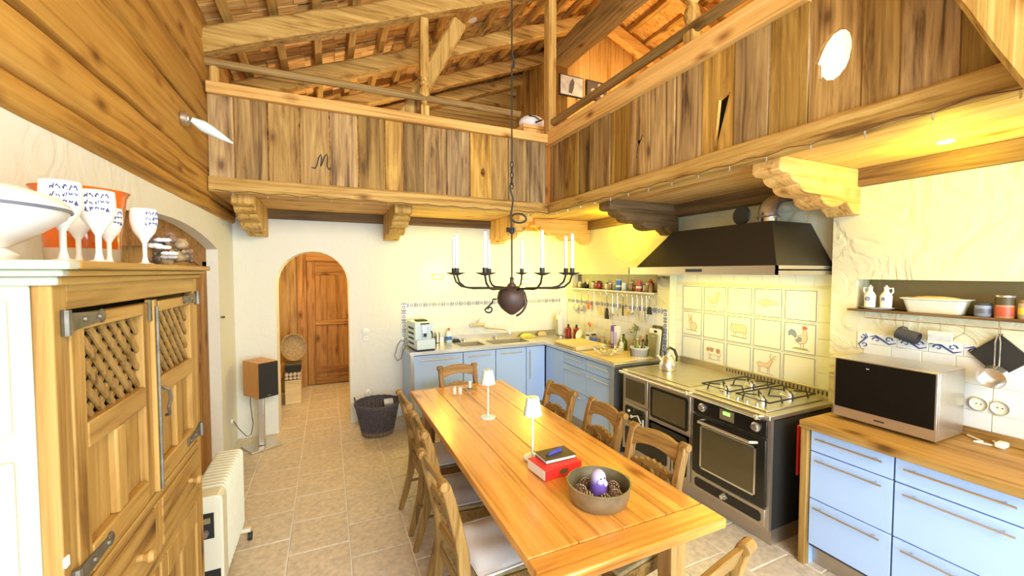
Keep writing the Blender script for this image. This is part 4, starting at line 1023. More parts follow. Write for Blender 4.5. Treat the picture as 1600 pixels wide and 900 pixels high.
def cushion(loc, rz, label, m_, sx=.40, sy=.40, h=.018, n=12, rum=.006):
    c = thing('seat_cushion', label, 'cushion', loc, rz, 'seat cushions on the chairs'); g = MB()
    def hh(u, v): return h * (1 - abs(u) ** 4) * (1 - abs(v) ** 4) + rum * math.sin(5 * u + 2 * v) * math.sin(4 * v - 3 * u)
    for j in range(n + 1):
        for i in range(n + 1):
            u = i / n * 2 - 1; v = j / n * 2 - 1
            g.v.append((u * sx / 2 * (1 + .03 * math.sin(3 * v)), v * sy / 2, .006 + max(.0, hh(u, v))))
    N1 = n + 1
    for j in range(n):
        for i in range(n): g.f.append((j * N1 + i, j * N1 + i + 1, (j + 1) * N1 + i + 1, (j + 1) * N1 + i))
    o = len(g.v); g.v += [(x, y, 0) for x, y, z in g.v[:o]]
    for j in range(n):
        for i in range(n): g.f.append((o + j * N1 + i, o + (j + 1) * N1 + i, o + (j + 1) * N1 + i + 1, o + j * N1 + i + 1))
    E_ = [j * N1 for j in range(N1)] + [n * N1 + i for i in range(1, N1)] + [j * N1 + n for j in range(n - 1, -1, -1)] + [i for i in range(n - 1, 0, -1)]
    for a, b in zip(E_, E_[1:] + E_[:1]): g.f.append((a, b, o + b, o + a))
    g.build('pad', m_, c, ang=70)
    edge = [(u * sx / 2, v * sy / 2, .008) for u, v in [(-1, -1), (0, -1), (1, -1), (1, 0), (1, 1), (0, 1), (-1, 1), (-1, 0)]]
    MB().tube(edge, .004, 6, True).build('seam', m_, c)
cushion((.785, 1.90, .457), .06, 'rumpled white cloth cushion on the chair nearest the white radiator', 'linen', .38, .41, .03, rum=.010)
cushion((.83, 2.47, .457), -.05, 'flat grey quilted pad on the middle chair of its row', 'linen_grey', .36, .38, .016)
cushion((.835, 3.02, .457), 0, 'thin white cushion on the chair nearest the wicker basket', 'linen', .36, .38, .02)
cushion((1.043, 1.195, .457), .2, 'thin white cushion on the chair at the breadboard end', 'linen', .36, .35, .02)

# ---------------------------------------------------------------- things on the table
def table_lamp(loc, label):
    t = thing('table_lamp', label, 'lamp', loc, 0, 'white cordless table lamps')
    MB().lathe([(.0, 0), (.055, 0), (.056, .006), (.05, .011), (.008, .014), (.0, .014)], seg=24).build('base', 'lamp_white', t)
    MB().lathe([(.0065, .012), (.0065, .30)], seg=12).build('stem', 'lamp_white', t)
    MB().lathe([(.052, .255), (.050, .257), (.034, .352), (.0, .352), (.0, .357), (.036, .357), (.055, .255)], seg=24).build('shade', 'lamp_white', t)
    MB().lathe([(.02, .357), (.02, .36), (0, .36)], seg=14).build('touch_button', 'steel', t)
table_lamp((1.07, 2.79, TZ), 'white cordless table lamp standing alone in the middle of the table')
table_lamp((1.07, 2.07, TZ), 'white cordless table lamp standing next to the red box')
bx = thing('red_box', 'flat red card box under the notebook on the table', 'box', (1.115, 1.895, TZ), .10)
MB().bb(-.12, .12, -.085, .085, 0, .058).build('body', 'red', bx, bevel=.003); MB().bb(-.1215, -.1195, -.082, .082, .004, .054).build('white_end', 'paper', bx)
MB().prism(arc(.0, .03, .03, 0, 2 * PI, 16, .014)[:-1], XZ, -.0865, -.085).build('emblem', 'notebook', bx)
nb = thing('notebook', 'dark notebook lying on the red box', 'notebook', (1.135, 1.92, TZ + .0585), .02)
MB().bb(-.095, .095, -.062, .062, 0, .003).build('back_cover', 'notebook', nb); MB().bb(-.092, .092, -.059, .059, .003, .017).build('pages', 'paper', nb); MB().bb(-.095, .095, -.062, .062, .017, .021).build('front_cover', 'notebook', nb, bevel=.001)
for i, (dx, dy, lb, m_, rz) in enumerate(((.005, .012, 'blue pen lying along the notebook cover', 'bluepen', .35), (-.01, -.008, 'second blue pen with black grip on the notebook cover', 'bluepen', .25))):
    p = thing('pen', lb, 'pen', (1.135 + dx, 1.92 + dy, TZ + .086), rz, 'pens on the notebook'); Rx = Matrix.Rotation(PI / 2, 3, 'Y')
    MB().lathe([(.006, -.05), (.006, .05)], seg=10, R=Rx).build('barrel', m_, p); MB().lathe([(.001, -.07), (.0055, -.05)], seg=10, R=Rx).build('tip', 'blackmat', p); MB().box((.03, 0, .006), (.035, .003, .002)).build('clip', m_, p)
pp = thing('paper_sheet', 'loose white paper lying behind the red box on the table', 'paper', (1.22, 2.02, TZ), .3); MB().bb(-.06, .06, -.05, .05, 0, .002).build('sheet', 'paper', pp); MB().hexa([(-.06, .02, .002), (.06, .03, .002), (.06, .05, .002), (-.06, .05, .002), (-.06, .02, .004), (.06, .03, .004), (.06, .05, .014), (-.06, .05, .012)]).build('fold', 'paper', pp)
bw = thing('metal_bowl', 'round old metal bowl of pine cones on the table', 'bowl', (1.15, 1.545, TZ))
MB().lathe([(.0, .0), (.115, 0), (.13, .012), (.142, .05), (.146, .088), (.150, .092), (.150, .097), (.142, .097), (.138, .05), (.126, .018), (.11, .008), (0, .008)], seg=36).build('bowl', 'bowlmetal', bw)
MB().tube([(.153, -.02, .085), (.168, -.018, .08), (.172, 0, .078), (.168, .018, .08), (.153, .02, .085)], .004, 8).build('ring_handle', 'bowlmetal', bw)
cd_ = thing('pillar_candle', 'purple pillar candle with lilac carved top among pine cones', 'candle', (1.145, 1.54, TZ + .009))
MB().lathe([(.036, 0), (.038, .004), (.038, .085), (.034, .09), (0, .09)], seg=20).build('candle_body', 'purple', cd_)
g = MB(); g.ball((0, 0, .105), .035, 14, 10, (1, 1, 1.15)); g.ball((-.012, -.026, .10), .016); g.ball((.016, -.022, .085), .017); g.build('carved_top', 'lilac', cd_)
for s in (-.008, .012): MB().ball((s - .004, -.036, .118), .0035, 8, 6).build('eye_dot', 'notebook', cd_)
def cone(loc, rot, label):
    c = thing('pine_cone', label, 'pine cone', loc, 0, 'pine cones in the metal bowl'); c.rotation_euler = rot; c.scale = (.92, .92, .92)
    MB().ball((0, 0, .0), .020, 10, 8, (1, 1, 1.25)).build('core', 'cone', c)
    g = MB(); g2 = MB()
    for i in range(46):
        t = i / 45; z = -.024 + .05 * t; r = .027 * math.sin(PI * (.18 + .74 * t)) + .004; a = i * 2.4
        R = Matrix.Rotation(a, 3, 'Z') @ Matrix.Rotation(-.5 + t * .9, 3, 'Y')
        g.box((r * .85 * math.cos(a), r * .85 * math.sin(a), z), (.016, .010, .003), R=R)
        e = R @ Vector((.008, 0, .001)); g2.box((r * .85 * math.cos(a) + e.x, r * .85 * math.sin(a) + e.y, z + e.z), (.003, .008, .0035), R=R)
    o = g.build('scales', 'cone', c, smooth=False); o['kind'] = 'stuff'; o = g2.build('scale_tips', 'conetip', c, smooth=False); o['kind'] = 'stuff'
    return c
cn = cone((1.067, 1.51, TZ + .046), (1.2, .2, .3), 'pine cone in the metal bowl beside the purple candle')
for k in range(1, 7):
    a = 3.55 + k * 2 * PI / 7
    dup(cn, (1.15 + .083 * math.cos(a), 1.545 + .083 * math.sin(a), TZ + .046), rot=(random.uniform(1.0, 1.6), random.uniform(-.3, .3), random.uniform(0, 6)))
for i, (x, y, lb) in enumerate(((1.01, 3.46, 'white salt shaker, the one farther from the candle plate'), (1.055, 3.44, 'white pepper shaker, the one closer to the candle plate'))):
    s = thing('shaker', lb, 'shaker', (x, y, TZ), 0, 'pair of shakers on the table')
    MB().lathe([(.0, 0), (.016, 0), (.018, .01), (.015, .035), (.017, .048), (.013, .056)], seg=16).build('body', 'white', s); MB().lathe([(.0135, .056), (.013, .066), (.006, .070), (0, .070)], seg=16).build('cap', 'chrome', s)
    MB().lathe([(.0175, .012), (.0168, .02)], seg=16).build('band', 'blackmat', s)
pl_ = thing('candle_plate', 'small square candle dish behind the shakers on the table', 'dish', (1.18, 3.54, TZ)); MB().bb(-.05, .05, -.035, .035, 0, .008).build('dish', 'bowlmetal', pl_, bevel=.004); MB().lathe([(.018, .008), (.02, .012), (.018, .014)], seg=14).build('socket', 'bowlmetal', pl_)
tl_ = thing('tea_candle', 'short white candle on the small square dish', 'candle', (1.18, 3.54, TZ + .0145)); MB().lathe([(.014, 0), (.014, .06), (.004, .064), (0, .064)], seg=14).build('wax', 'wax', tl_); MB().tube([(0, 0, .062), (.001, 0, .075)], .0012, 5).build('wick', 'blackmat', tl_)

# ---------------------------------------------------------------- chandelier
CX, CY = 1.11, 2.45
cd = thing('chandelier', 'black wrought iron chandelier with ball hub hanging over the table', 'chandelier', (CX, CY, 1.57))
N = 16; prof = [(.0, 1.565), (.018, 1.57), (.04, 1.585), (.07, 1.61), (.093, 1.645), (.099, 1.68), (.092, 1.715), (.07, 1.742), (.045, 1.752), (.03, 1.758), (.028, 1.768), (.015, 1.778), (.012, 1.80), (.016, 1.806), (.006, 1.82)]
MB().lathe([(r, z - 1.57) for r, z in prof], seg=24).build('ball_hub', 'rust', cd)
for k in range(2): MB().tube([(.1005 * math.cos(a + .7 * k) * math.sin(b), .1005 * math.sin(a + .7 * k) * math.sin(b), .085 - .1 * math.cos(b)) for a, b in [(-.9, .35 + i * .25) for i in range(10)]], .007, 6).build('strap', 'rust', cd)
for s in (0,): 
    a0 = PI * .86 + s * 2.2
    MB().tube([(.1 * math.cos(a0), .1 * math.sin(a0), .1)] + [((.125 + .028 * t * .12 * math.sin(t * .7)) * math.cos(a0), (.125) * math.sin(a0), .10 - .012 * t) for t in range(3)] + [((.15 + .03 * (1 - t / 14) * math.cos(-.2 - t * .55)) * math.cos(a0), (.15 + .03 * (1 - t / 14) * math.cos(-.2 - t * .55)) * math.sin(a0), .035 + .03 * (1 - t / 14) * math.sin(-.2 - t * .55)) for t in range(13)], .006, 6).build('scroll', 'iron', cd)
MB().lathe([(.006, .25), (.006, .53), (.014, .535), (.018, .55), (.008, .57), (.006, .60)], seg=10).build('rod', 'iron', cd)
for k in range(2): MB().box((-.018 + .03 * k, 0, .555), (.05, .012, .03), .5 + k).build('leaf_ornament', 'iron', cd)
MB().tube([(.05 + .055 * math.cos(a), .0, .635 + .03 * math.sin(a)) for a in [i * PI / 8 for i in range(16)]], .007, 6, True).build('ring', 'iron', cd)
MB().tube([(-.005, 0, .60), (-.006, 0, .66), (.005, 0, .72), (.008, 0, .76), (-.004, 0, .80), (-.014, 0, .83), (-.008, 0, .86), (.004, 0, .85)], .006, 6).build('hook', 'iron', cd)
lk = None
for i in range(5):
    a = [(.010 * math.cos(t), 0, .022 * math.sin(t)) for t in [j * PI / 5 for j in range(10)]]
    if lk is None: lk = MB().tube(a, .004, 6, True).build('chain_link', 'iron', cd); lk.location = (0, 0, .845)
    else: cp(lk, (0, 0, .845 + i * .034), (0, 0, (i % 2) * PI / 2), cd)
MB().tube([(0, 0, .99), (0, 0, 1.6), (.008, 0, 1.62), (.012, 0, 1.65), (0, 0, 1.68), (-.01, 0, 1.65)], .005, 6).build('hanger_rod', 'iron', cd)
MB().tube([(.0, 0, 1.62), (.012, 0, 1.60), (.02, 0, 1.63), (.008, 0, 1.68), (0, 0, 1.72), (0, 0, zl(CX, .0) - 1.57)], .005, 6).build('hanger_rod', 'iron', cd)
angs = [math.radians(a) for a in (-24 + 180 + 12, 180 - 24 - 14, 96, 122, 60, -20, 18, -62)]
RAD = .395
angs = [math.radians(-24.4 + a) for a in (172, 196, 118, 244, 78, 300, 8, -12)]
for k, a in enumerate(angs):
    c, s = math.cos(a), math.sin(a); rad = RAD * (1.0, .92, .9, .9, .9, .9, .93, 1.0)[k]
    P = [(.05, .155), (.10, .175), (rad - .10, .175), (rad - .05, .185), (rad - .015, .215), (rad, .262)]
    MB().tube([(r * c, r * s, z) for r, z in P], .007, 6).build('arm', 'iron', cd)
    p = MB().lathe([(.0, .258), (.02, .262), (.052, .274), (.053, .277), (.02, .268), (0, .268)], (rad * c, rad * s, 0), 16).build('drip_pan', 'iron', cd)
    MB().lathe([(.015, .265), (.015, .305), (.0125, .305), (.0125, .275), (0, .275)], (rad * c, rad * s, 0), 12).build('candle_cup', 'iron', cd)
    h = random.uniform(.235, .25); tl = random.uniform(-.02, .02)
    tc = thing('taper_candle', 'tall white taper candle standing in the iron chandelier', 'candle', (CX + rad * c, CY + rad * s, 1.57 + .2755), 0, 'taper candles of the chandelier')
    tc.rotation_euler = (tl * .3, tl * .3, 0)
    MB().lathe([(.0, 0), (.0115, 0), (.0113, h * .9), (.008, h), (0, h + .004)], seg=12).build('wax', 'wax', tc); MB().tube([(0, 0, h), (.0005, 0, h + .012)], .001, 5).build('wick', 'blackmat', tc)

# ---------------------------------------------------------------- pine cupboard on the left
cb = thing('pine_cupboard', 'old pine cupboard with lattice doors and iron strap hinges', 'cupboard', (-.70, 1.52, 0))
FX, CY0, CY1 = -.47, 1.05, 1.97
B = lambda n_, m_, *a, **k: MB().bb(*a).build(n_, m_, k.pop('par', cb), w=k.pop('w', True), **k)
B('side_board', 'pine_glare', XL + .02, FX - .031, CY0, CY0 + .025, .0, 1.83, bevel=.003)
g = MB()
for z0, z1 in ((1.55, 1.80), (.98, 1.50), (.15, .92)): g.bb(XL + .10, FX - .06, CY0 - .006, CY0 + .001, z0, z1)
g.build('side_panel', 'pine_glare', cb, w=True, bevel=.006)
B('side_board', 'pine_z', XL + .02, FX - .005, CY1 - .025, CY1, 0, 1.83, bevel=.003)
B('back_board', 'pine_z', XL + .01, XL + .025, CY0 + .02, CY1 - .02, .05, 1.80)
B('shelf', 'darkwood_y', XL + .03, FX - .05, CY0 + .03, CY1 - .03, 1.20, 1.22); B('shelf', 'darkwood_y', XL + .03, FX - .05, CY0 + .03, CY1 - .03, 1.52, 1.535)
B('dark_inner_sheet', 'shadeblack', FX - .16, FX - .15, CY0 + .03, CY1 - .03, .1, 1.82)  # black sheet stands in for the shade behind the lattice
B('face_stile', 'pine_z', FX - .03, FX, CY0 - .002, CY0 + .045, 0, 1.83, bevel=.003); B('face_stile', 'pine_z', FX - .03, FX, CY1 - .045, CY1, 0, 1.83, bevel=.003)
B('frieze', 'pine_y', FX - .03, FX, CY0 + .045, CY1 - .045, 1.775, 1.83, bevel=.003)
B('mid_rail', 'pine_y', FX - .03, FX + .004, CY0 + .045, CY1 - .045, 1.172, 1.20, bevel=.004)
B('mid_rail', 'pine_y', FX - .03, FX + .004, CY0 + .045, CY1 - .045, .985, 1.015, bevel=.004)
B('base_rail', 'pine_y', FX - .03, FX, CY0 + .045, CY1 - .045, 0, .12, bevel=.004)
for i, (z0, z1, o) in enumerate(((1.825, 1.842, .012), (1.842, 1.855, .026), (1.855, 1.872, .042))):
    B('cornice_moulding', 'pine_y', XL + .02, FX + o, CY0, CY1 + o * .6, z0, z1, bevel=.004)
    B('cornice_return', 'pine_glare', XL + .02, FX + o, CY0 - o, CY0 - .0005, z0, z1, bevel=.004)
def lattice_door(y0, y1, hinge):
    z0, z1 = 1.204, 1.762; s = .05
    d = thing if False else None
    D = B('door', 'pine_z', FX - .022, FX + .002, y0, y0 + s, z0, z1, bevel=.003)
    sub = lambda n_, m_, *a, **k: (lambda o: (setattr(o, 'location', -cb.location), o)[1])(MB().bb(*a).build(n_, m_, D, **k))
    sub('stile', 'pine_z', FX - .022, FX + .002, y1 - s, y1, z0, z1, bevel=.003)
    for a, b in ((z0, z0 + .06), (1.475, 1.53), (z1 - .032, z1)): sub('rail', 'pine_y', FX - .022, FX + .003, y0 + s, y1 - s, a, b, bevel=.003)
    m_ = (y0 + y1) / 2
    sub('muntin', 'pine_z', FX - .02, FX + .003, m_ - .025, m_ + .025, z0 + .06, 1.475, bevel=.006)
    for a, b in ((y0 + s, m_ - .025), (m_ + .025, y1 - s)): sub('panel', 'pine_z', FX - .022, FX - .015, a, b, z0 + .06, 1.475, bevel=.002)
    # diagonal lattice
    la, lb_, lz0, lz1 = y0 + s, y1 - s, 1.53, z1 - .032
    for layer, sg in ((1, -1), (0, 1)):
        xx = FX - .021 + layer * .0085; k = -8
        for k in range(-8, 14):
            c = la + k * .050; seg_ = []
            # line y = c + t, z = lz0 + t (sg=1) or z = lz1 - t
            t0_ = max(0, la - c); t1_ = min(lz1 - lz0, lb_ - c)
            if t1_ - t0_ < .02: continue
            if sg == 1: p, q = (xx, c + t0_, lz0 + t0_), (xx, c + t1_, lz0 + t1_)
            else: p, q = (xx, c + t0_, lz1 - t0_), (xx, c + t1_, lz1 - t1_)
            o = MB().beam(p, q, .016, .008, (1, 0, 0)).build('lattice_slat', 'chair_z', D, bevel=.0015); o.location = -cb.location
    hy = y0 - .008 if hinge < 0 else y1 + .008
    for zz, up in ((1.752, 0), (1.235, 0)):
        g = MB(); sgn = 1 if hinge < 0 else -1
        g.hexa([(FX + .003, hy - .02 * sgn, zz - .022), (FX + .006, hy - .02 * sgn, zz - .022), (FX + .006, hy + .12 * sgn, zz - .012), (FX + .003, hy + .12 * sgn, zz - .012), (FX + .003, hy - .02 * sgn, zz + .018), (FX + .006, hy - .02 * sgn, zz + .018), (FX + .006, hy + .12 * sgn, zz + .010), (FX + .003, hy + .12 * sgn, zz + .010)])
        g.tube([(FX + .008, hy - .018 * sgn, zz - .026), (FX + .008, hy - .018 * sgn, zz + .024)], .008, 8)
        for q in (.05, .11): g.ball((FX + .007, hy + q * sgn, zz), .006, 8, 6)
        g.ball((FX + .005, hy + .125 * sgn, zz), .016, 8, 6, (.3, 1, 1))
        o = g.build('strap_hinge', 'oldiron', D); o.location = -cb.location
lattice_door(CY0 + .05, 1.497, -1); lattice_door(1.515, CY1 - .05, 1)
B('astragal', 'pine_z', FX - .01, FX + .012, 1.494, 1.518, 1.205, 1.77, bevel=.004)
MB().tube([(FX + .015, 1.506, 1.75), (FX + .015, 1.506, 1.21)], .005, 6).build('bolt_rod', 'oldiron', cb, w=True)
B('bolt_plate', 'oldiron', FX + .004, FX + .009, 1.48, 1.53, 1.71, 1.77)
MB().tube([(FX + .006, 1.56, 1.50), (FX + .02, 1.565, 1.49), (FX + .022, 1.58, 1.46), (FX + .02, 1.56, 1.435), (FX + .018, 1.575, 1.41), (FX + .006, 1.585, 1.405)], .005, 6).build('s_hook', 'oldiron', cb, w=True)
for y0, y1 in ((CY0 + .05, 1.48), (1.535, CY1 - .05)):
    dd = B('drawer', 'pine_y', FX - .02, FX + .006, y0, y1, 1.018, 1.168, bevel=.005); ym = (y0 + y1) / 2 + .06
    MB().lathe([(.011, 0), (.009, .012), (.017, .026), (.013, .036), (0, .038)], (FX + .006, ym, 1.10), 14, Matrix.Rotation(PI / 2, 3, 'Y')).build('knob', 'pine_z', dd).location = -cb.location
B('drawer_divider', 'pine_z', FX - .02, FX + .004, 1.482, 1.533, 1.015, 1.172, bevel=.004)
for y0, y1 in ((CY0 + .05, 1.497), (1.515, CY1 - .05)):
    dd = B('lower_door', 'pine_z', FX - .022, FX - .004, y0, y1, .122, .982, bevel=.003)
    for a, b, c, e in ((y0, y0 + .05, .122, .982), (y1 - .05, y1, .122, .982), (y0 + .05, y1 - .05, .90, .982), (y0 + .05, y1 - .05, .122, .2), ((y0 + y1) / 2 - .02, (y0 + y1) / 2 + .02, .2, .9)):
        MB().bb(FX - .01, FX + .004, a, b, c, e).build('frame_piece', 'pine_z', dd, bevel=.004).location = -cb.location
B('side_hinge', 'white', FX - .001, FX + .004, CY0 - .002, CY0 + .01, 1.28, 1.30)

# ---------------------------------------------------------------- things on top of the cupboard
CTZ = 1.8725
tu = thing('tureen', 'big white ceramic tureen with a dark line on the cupboard', 'bowl', (-.66, 1.16, CTZ))
MB().lathe([(0, 0), (.085, 0), (.088, .012), (.07, .026), (.10, .045), (.155, .09), (.165, .112), (.16, .118)], seg=32).build('body', 'white', tu)
MB().lathe([(.162, .118), (.15, .132), (.10, .150), (.04, .16), (.02, .17), (.025, .185), (0, .19)], seg=32).build('lid', 'white', tu); MB().lathe([(.1655, .103), (.1662, .106), (.1655, .109)], seg=32).build('dark_line', 'lineink', tu)
def goblet(loc, rz, label, s=1.0):
    g_ = thing('goblet', label, 'goblet', loc, rz, 'white goblets with handwriting on the cupboard')
    pr = [(0, 0), (.034, 0), (.032, .004), (.010, .010), (.0062, .03), (.0065, .075), (.016, .093), (.030, .115), (.037, .145), (.0375, .165), (.0355, .192), (.033, .192), (.034, .165), (.033, .145), (.026, .115), (0, .10)]
    MB().lathe([(r * s, z * s) for r, z in pr], seg=24).build('cup', 'white', g_)
    g = MB(); random.seed(3)
    for row in range(3):
        z = .176 - row * .018; a = -.62
        while a < .62:
            P = []
            for i in range(5):
                aa = a + i * .045; rr_ = .0380 if z > .15 else .0375
                P.append((rr_ * s * math.cos(aa - PI / 2), rr_ * s * math.sin(aa - PI / 2), (z + random.choice((-.005, .006, .001))) * s))
            g.tube(P, .0013, 4); a += .27
    g.build('handwriting', 'blueink', g_, label='small dark blue handwritten lines')
goblet((-.575, 1.335, CTZ), .55, 'white goblet beside the big white tureen')
goblet((-.685, 1.67, CTZ), .5, 'white goblet half hidden behind the front goblets, beside the orange vase')
goblet((-.555, 1.45, CTZ), .35, 'white goblet with the clearest handwriting, in front of the orange vase')
goblet((-.60, 1.63, CTZ), .8, 'slim white goblet right in front of the orange vase', .88)
goblet((-.57, 1.80, CTZ), 1.0, 'white goblet between the orange vase and the dried flowers')
va = thing('glass_vase', 'wide orange glass vase behind the goblets', 'vase', (-.75, 1.86, CTZ))
MB().lathe([(0, 0), (.085, 0), (.09, .01), (.095, .10), (.112, .235), (.122, .252), (.116, .252), (.106, .235), (.089, .10), (.084, .014), (0, .012)], seg=32).build('vessel', 'orange', va)
MB().lathe([(.0905, .012), (.0935, .055)], seg=32).build('base_band', 'conetip', va)
fl_ = thing('dried_flowers', 'bunch of dried white and dark flowers on the cupboard end', 'flowers', (-.53, 1.905, CTZ)); random.seed(11)
for k in range(7):
    g = MB(); c = (random.uniform(-.05, .03), random.uniform(-.06, .0), random.uniform(.02, .10)); 
    for p in range(6):
        a = p * PI / 3; g.ball((c[0] + .014 * math.cos(a), c[1] + .014 * math.sin(a) * .8, c[2] + .004 * math.sin(3 * a)), .012, 8, 6, (1, 1, .6))
    g.build('white_blossom', 'linen', fl_)
for k in range(12):
    g = MB(); c = (random.uniform(-.05, .04), random.uniform(-.01, .06), random.uniform(.02, .10)); g.ball(c, random.uniform(.014, .024), 8, 6); 
    for p in range(6): g.ball((c[0] + random.uniform(-.02, .02), c[1] + random.uniform(-.02, .02), c[2] + random.uniform(-.02, .02)), .008, 6, 5)
    g.build('dark_head', ('cone', 'wicker_tan', 'oldiron')[k % 3], fl_)
for k in range(6): MB().tube([(0, 0, .003), (random.uniform(-.05, .03), random.uniform(-.06, .05), random.uniform(.02, .06))], .002, 5).build('stalk', 'wicker_tan', fl_)

# ---------------------------------------------------------------- loudspeaker, radiator, basket
ss = thing('speaker_stand', 'silver speaker stand with square metal base plate by the passage', 'stand', (-.66, 4.97, 0))
MB().box((0, 0, .008), (.30, .28, .016), .5).build('base_plate', 'steel', ss, bevel=.003); MB().bb(-.032, .032, -.025, .025, .016, .545).build('pole', 'steel', ss, bevel=.01); MB().box((0, 0, .5475), (.14, .14, .005), .5).build('top_plate', 'blackmat', ss)
sk = thing('loudspeaker', 'cherry wood loudspeaker with black cloth front on the silver stand', 'loudspeaker', (-.66, 4.97, .5505), .62)
MB().bb(-.10, .10, -.145, .145, 0, .37).build('cabinet', 'speakerwood', sk, bevel=.002); MB().bb(-.098, .098, -.157, -.145, .004, .366).build('front_cloth', 'blackmat', sk, bevel=.004); MB().bb(-.02, .02, -.1585, -.157, .022, .028).build('badge', 'steel', sk)
cbl = thing('speaker_cable', 'grey cable looping from the loudspeaker to the left wall', 'cable', (-.9, 4.9, .2))
MB().tube([(-.77, 5.08, .56), (-.77, 5.06, .45), (-.74, 5.0, .25), (-.76, 5.0, .13), (-.80, 5.0, .12), (-.86, 5.0, .2), (-.915, 5.0, .30)], .004, 6).build('cord', 'rubber', cbl, w=True); MB().lathe([(.025, 0), (.022, .015), (0, .018)], (XL, 5.0, .30), 12, Matrix.Rotation(PI / 2, 3, 'Y')).build('plug', 'white', cbl, w=True)
ht = thing('oil_radiator', 'cream oil-filled electric radiator on castors beside the cupboard', 'radiator', (-.63, 2.98, 0))
for i in range(13):
    f = MB().prism(rr(-.08, .08, .09, .635, .03), lambda u, v, d: (u, d, v), -.006, .006)
    f.prism(rr(-.055, .055, .13, .60, .03), lambda u, v, d: (u, d, v), -.016, .016)
    o = f.build('fin', 'cream', ht, bevel=.004); o.location = (0, -.20 + i * .042, 0)
ce = MB().prism(rr(-.085, .085, .10, .63, .03), XZ, -.33, -.225).build('control_end', 'cream', ht, bevel=.008)
MB().bb(-.045, .045, -.335, -.329, .40, .54).build('control_panel', 'blackmat', ht); MB().lathe([(.024, 0), (.02, .014), (0, .015)], (0, -.335, .43), 14, Matrix.Rotation(PI / 2, 3, 'X')).build('dial', 'steel', ht); MB().bb(-.03, .03, -.338, -.334, .485, .515).build('display_window', 'greyplastic', ht)
MB().bb(-.07, .07, -.332, -.328, .16, .22).build('cable_tidy', 'blackmat', ht)
for y in (-.24, .27):
    MB().bb(-.12, .12, y - .015, y + .015, .06, .085).build('foot_bar', 'cream', ht, bevel=.004)
    for s in (-1, 1): MB().tube([(s * .115 - .012, y, .027), (s * .115 + .012, y, .027)], .027, 14).build('castor', 'blackmat', ht); MB().tube([(s * .115, y, .03), (s * .115, y, .07)], .006).build('castor_pin', 'steel', ht)
wb = thing('wicker_basket', 'big dark wicker log basket with hoop handles by the sink counter', 'basket', (.50, 4.84, 0))
def weave(wb, r0, r1, z0, z1, nst, rows, m_, sy=1.0, par=None, th=.006):
    g = MB(); 
    for j in range(rows):
        t = (j + .5) / rows; r = r0 + (r1 - r0) * t; z = z0 + (z1 - z0) * t; n_ = nst * 2
        g.tube([((r + (.006 if (i + j) % 2 else -.004)) * math.cos(2 * PI * i / n_), sy * (r + (.006 if (i + j) % 2 else -.004)) * math.sin(2 * PI * i / n_), z) for i in range(n_)], th, 5, True)
    o = g.build('woven_wall', m_, wb); o['kind'] = 'stuff'
weave(wb, .165, .235, .015, .345, 28, 26, 'wicker')
for k in range(28):
    a = 2 * PI * k / 28; o = MB().tube([(.165 * math.cos(a), .165 * math.sin(a), .005), (.238 * math.cos(a), .238 * math.sin(a), .355)], .006, 6).build('stake', 'wicker', wb)
MB().lathe([(0, 0), (.17, 0), (.17, .012), (0, .012)], seg=28).build('basket_bottom', 'wicker_tan', wb)
for q in (0, 1, 2): MB().tube([((.243) * math.cos(a), (.243) * math.sin(a), .355 + .012 * math.sin(7 * a + q * 2.1)) for a in [i * PI / 32 for i in range(64)]], .009, 6, True).build('braided_rim', 'wicker', wb)
MB().lathe([(.172, .02), (.182, .06)], seg=28).build('pale_base_band', 'wicker_tan', wb)
for s in (-1, 1): MB().tube([(s * .245 * math.cos(-.4 + .08 * i), .245 * math.sin(-.4 + .08 * i), .352 + .085 * math.sin(PI * i / 10)) for i in range(11)], .010, 6).build('hoop_handle', 'wicker', wb)
MB().box((.13, .05, .33), (.10, .08, .03), .4, R=Matrix.Rotation(.5, 3, 'X')).build('folded_paper', 'snow', wb)

# ---------------------------------------------------------------- hallway pieces
bn = thing('hall_bench', 'low pine bench against the hallway wall behind the passage', 'bench', (-.71, 6.45, 0))
MB().bb(-.14, .12, -.75, .75, .40, .44).build('seat_board', 'pine_y', bn, bevel=.004)
for y in (-.66, .66): MB().bb(-.12, .10, y - .02, y + .02, 0, .40).build('end_board', 'pine_z', bn, bevel=.003)
MB().bb(-.14, -.11, -.75, .75, .44, .5).build('back_lip', 'pine_y', bn)
hbk = thing('oval_basket', 'oval wicker tray leaning upright on the hallway firewood stack', 'basket', (-.46, 6.60, .58)); hbk.rotation_euler = (PI / 2 - .25, 0, .4)
g = MB(); g.lathe([(0, 0), (.10, .0), (.15, .03), (.165, .06), (.158, .062), (.142, .036), (.095, .008), (0, .008)], (0, .18, 0), 24, sy=1.15); g.build('tray', 'wicker_tan', hbk)
MB().tube([(.165 * math.cos(a), .18 + .19 * math.sin(a), .062) for a in [i * PI / 14 for i in range(28)]], .01, 6, True).build('rim', 'wicker_tan', hbk)
fc = thing('firewood_crate', 'narrow wooden crate packed with split firewood in the hallway', 'crate', (-.46, 6.5, 0))
MB().bb(-.10, .10, -.12, .15, 0, .34).build('crate_body', 'cutboard', fc, bevel=.005)
for i in range(4):
    for j in range(2): MB().tube([(-.075 + i * .05, -.13, .375 + j * .048), (-.075 + i * .05, .14, .375 + j * .048)], .0235, 7).build('log', 'conetip', fc)
dk = thing('black_bin', 'dark rectangular bin standing on the firewood crate', 'bin', (-.46, 6.52, .449)); MB().hexa([(-.095, -.1, 0), (.095, -.1, 0), (.095, .1, 0), (-.095, .1, 0), (-.10, -.12, .10), (.10, -.12, .10), (.10, .12, .10), (-.10, .12, .10)]).build('tub', 'blackmat', dk); MB().bb(-.105, .105, -.125, .125, .10, .112).build('lid', 'notebook', dk)
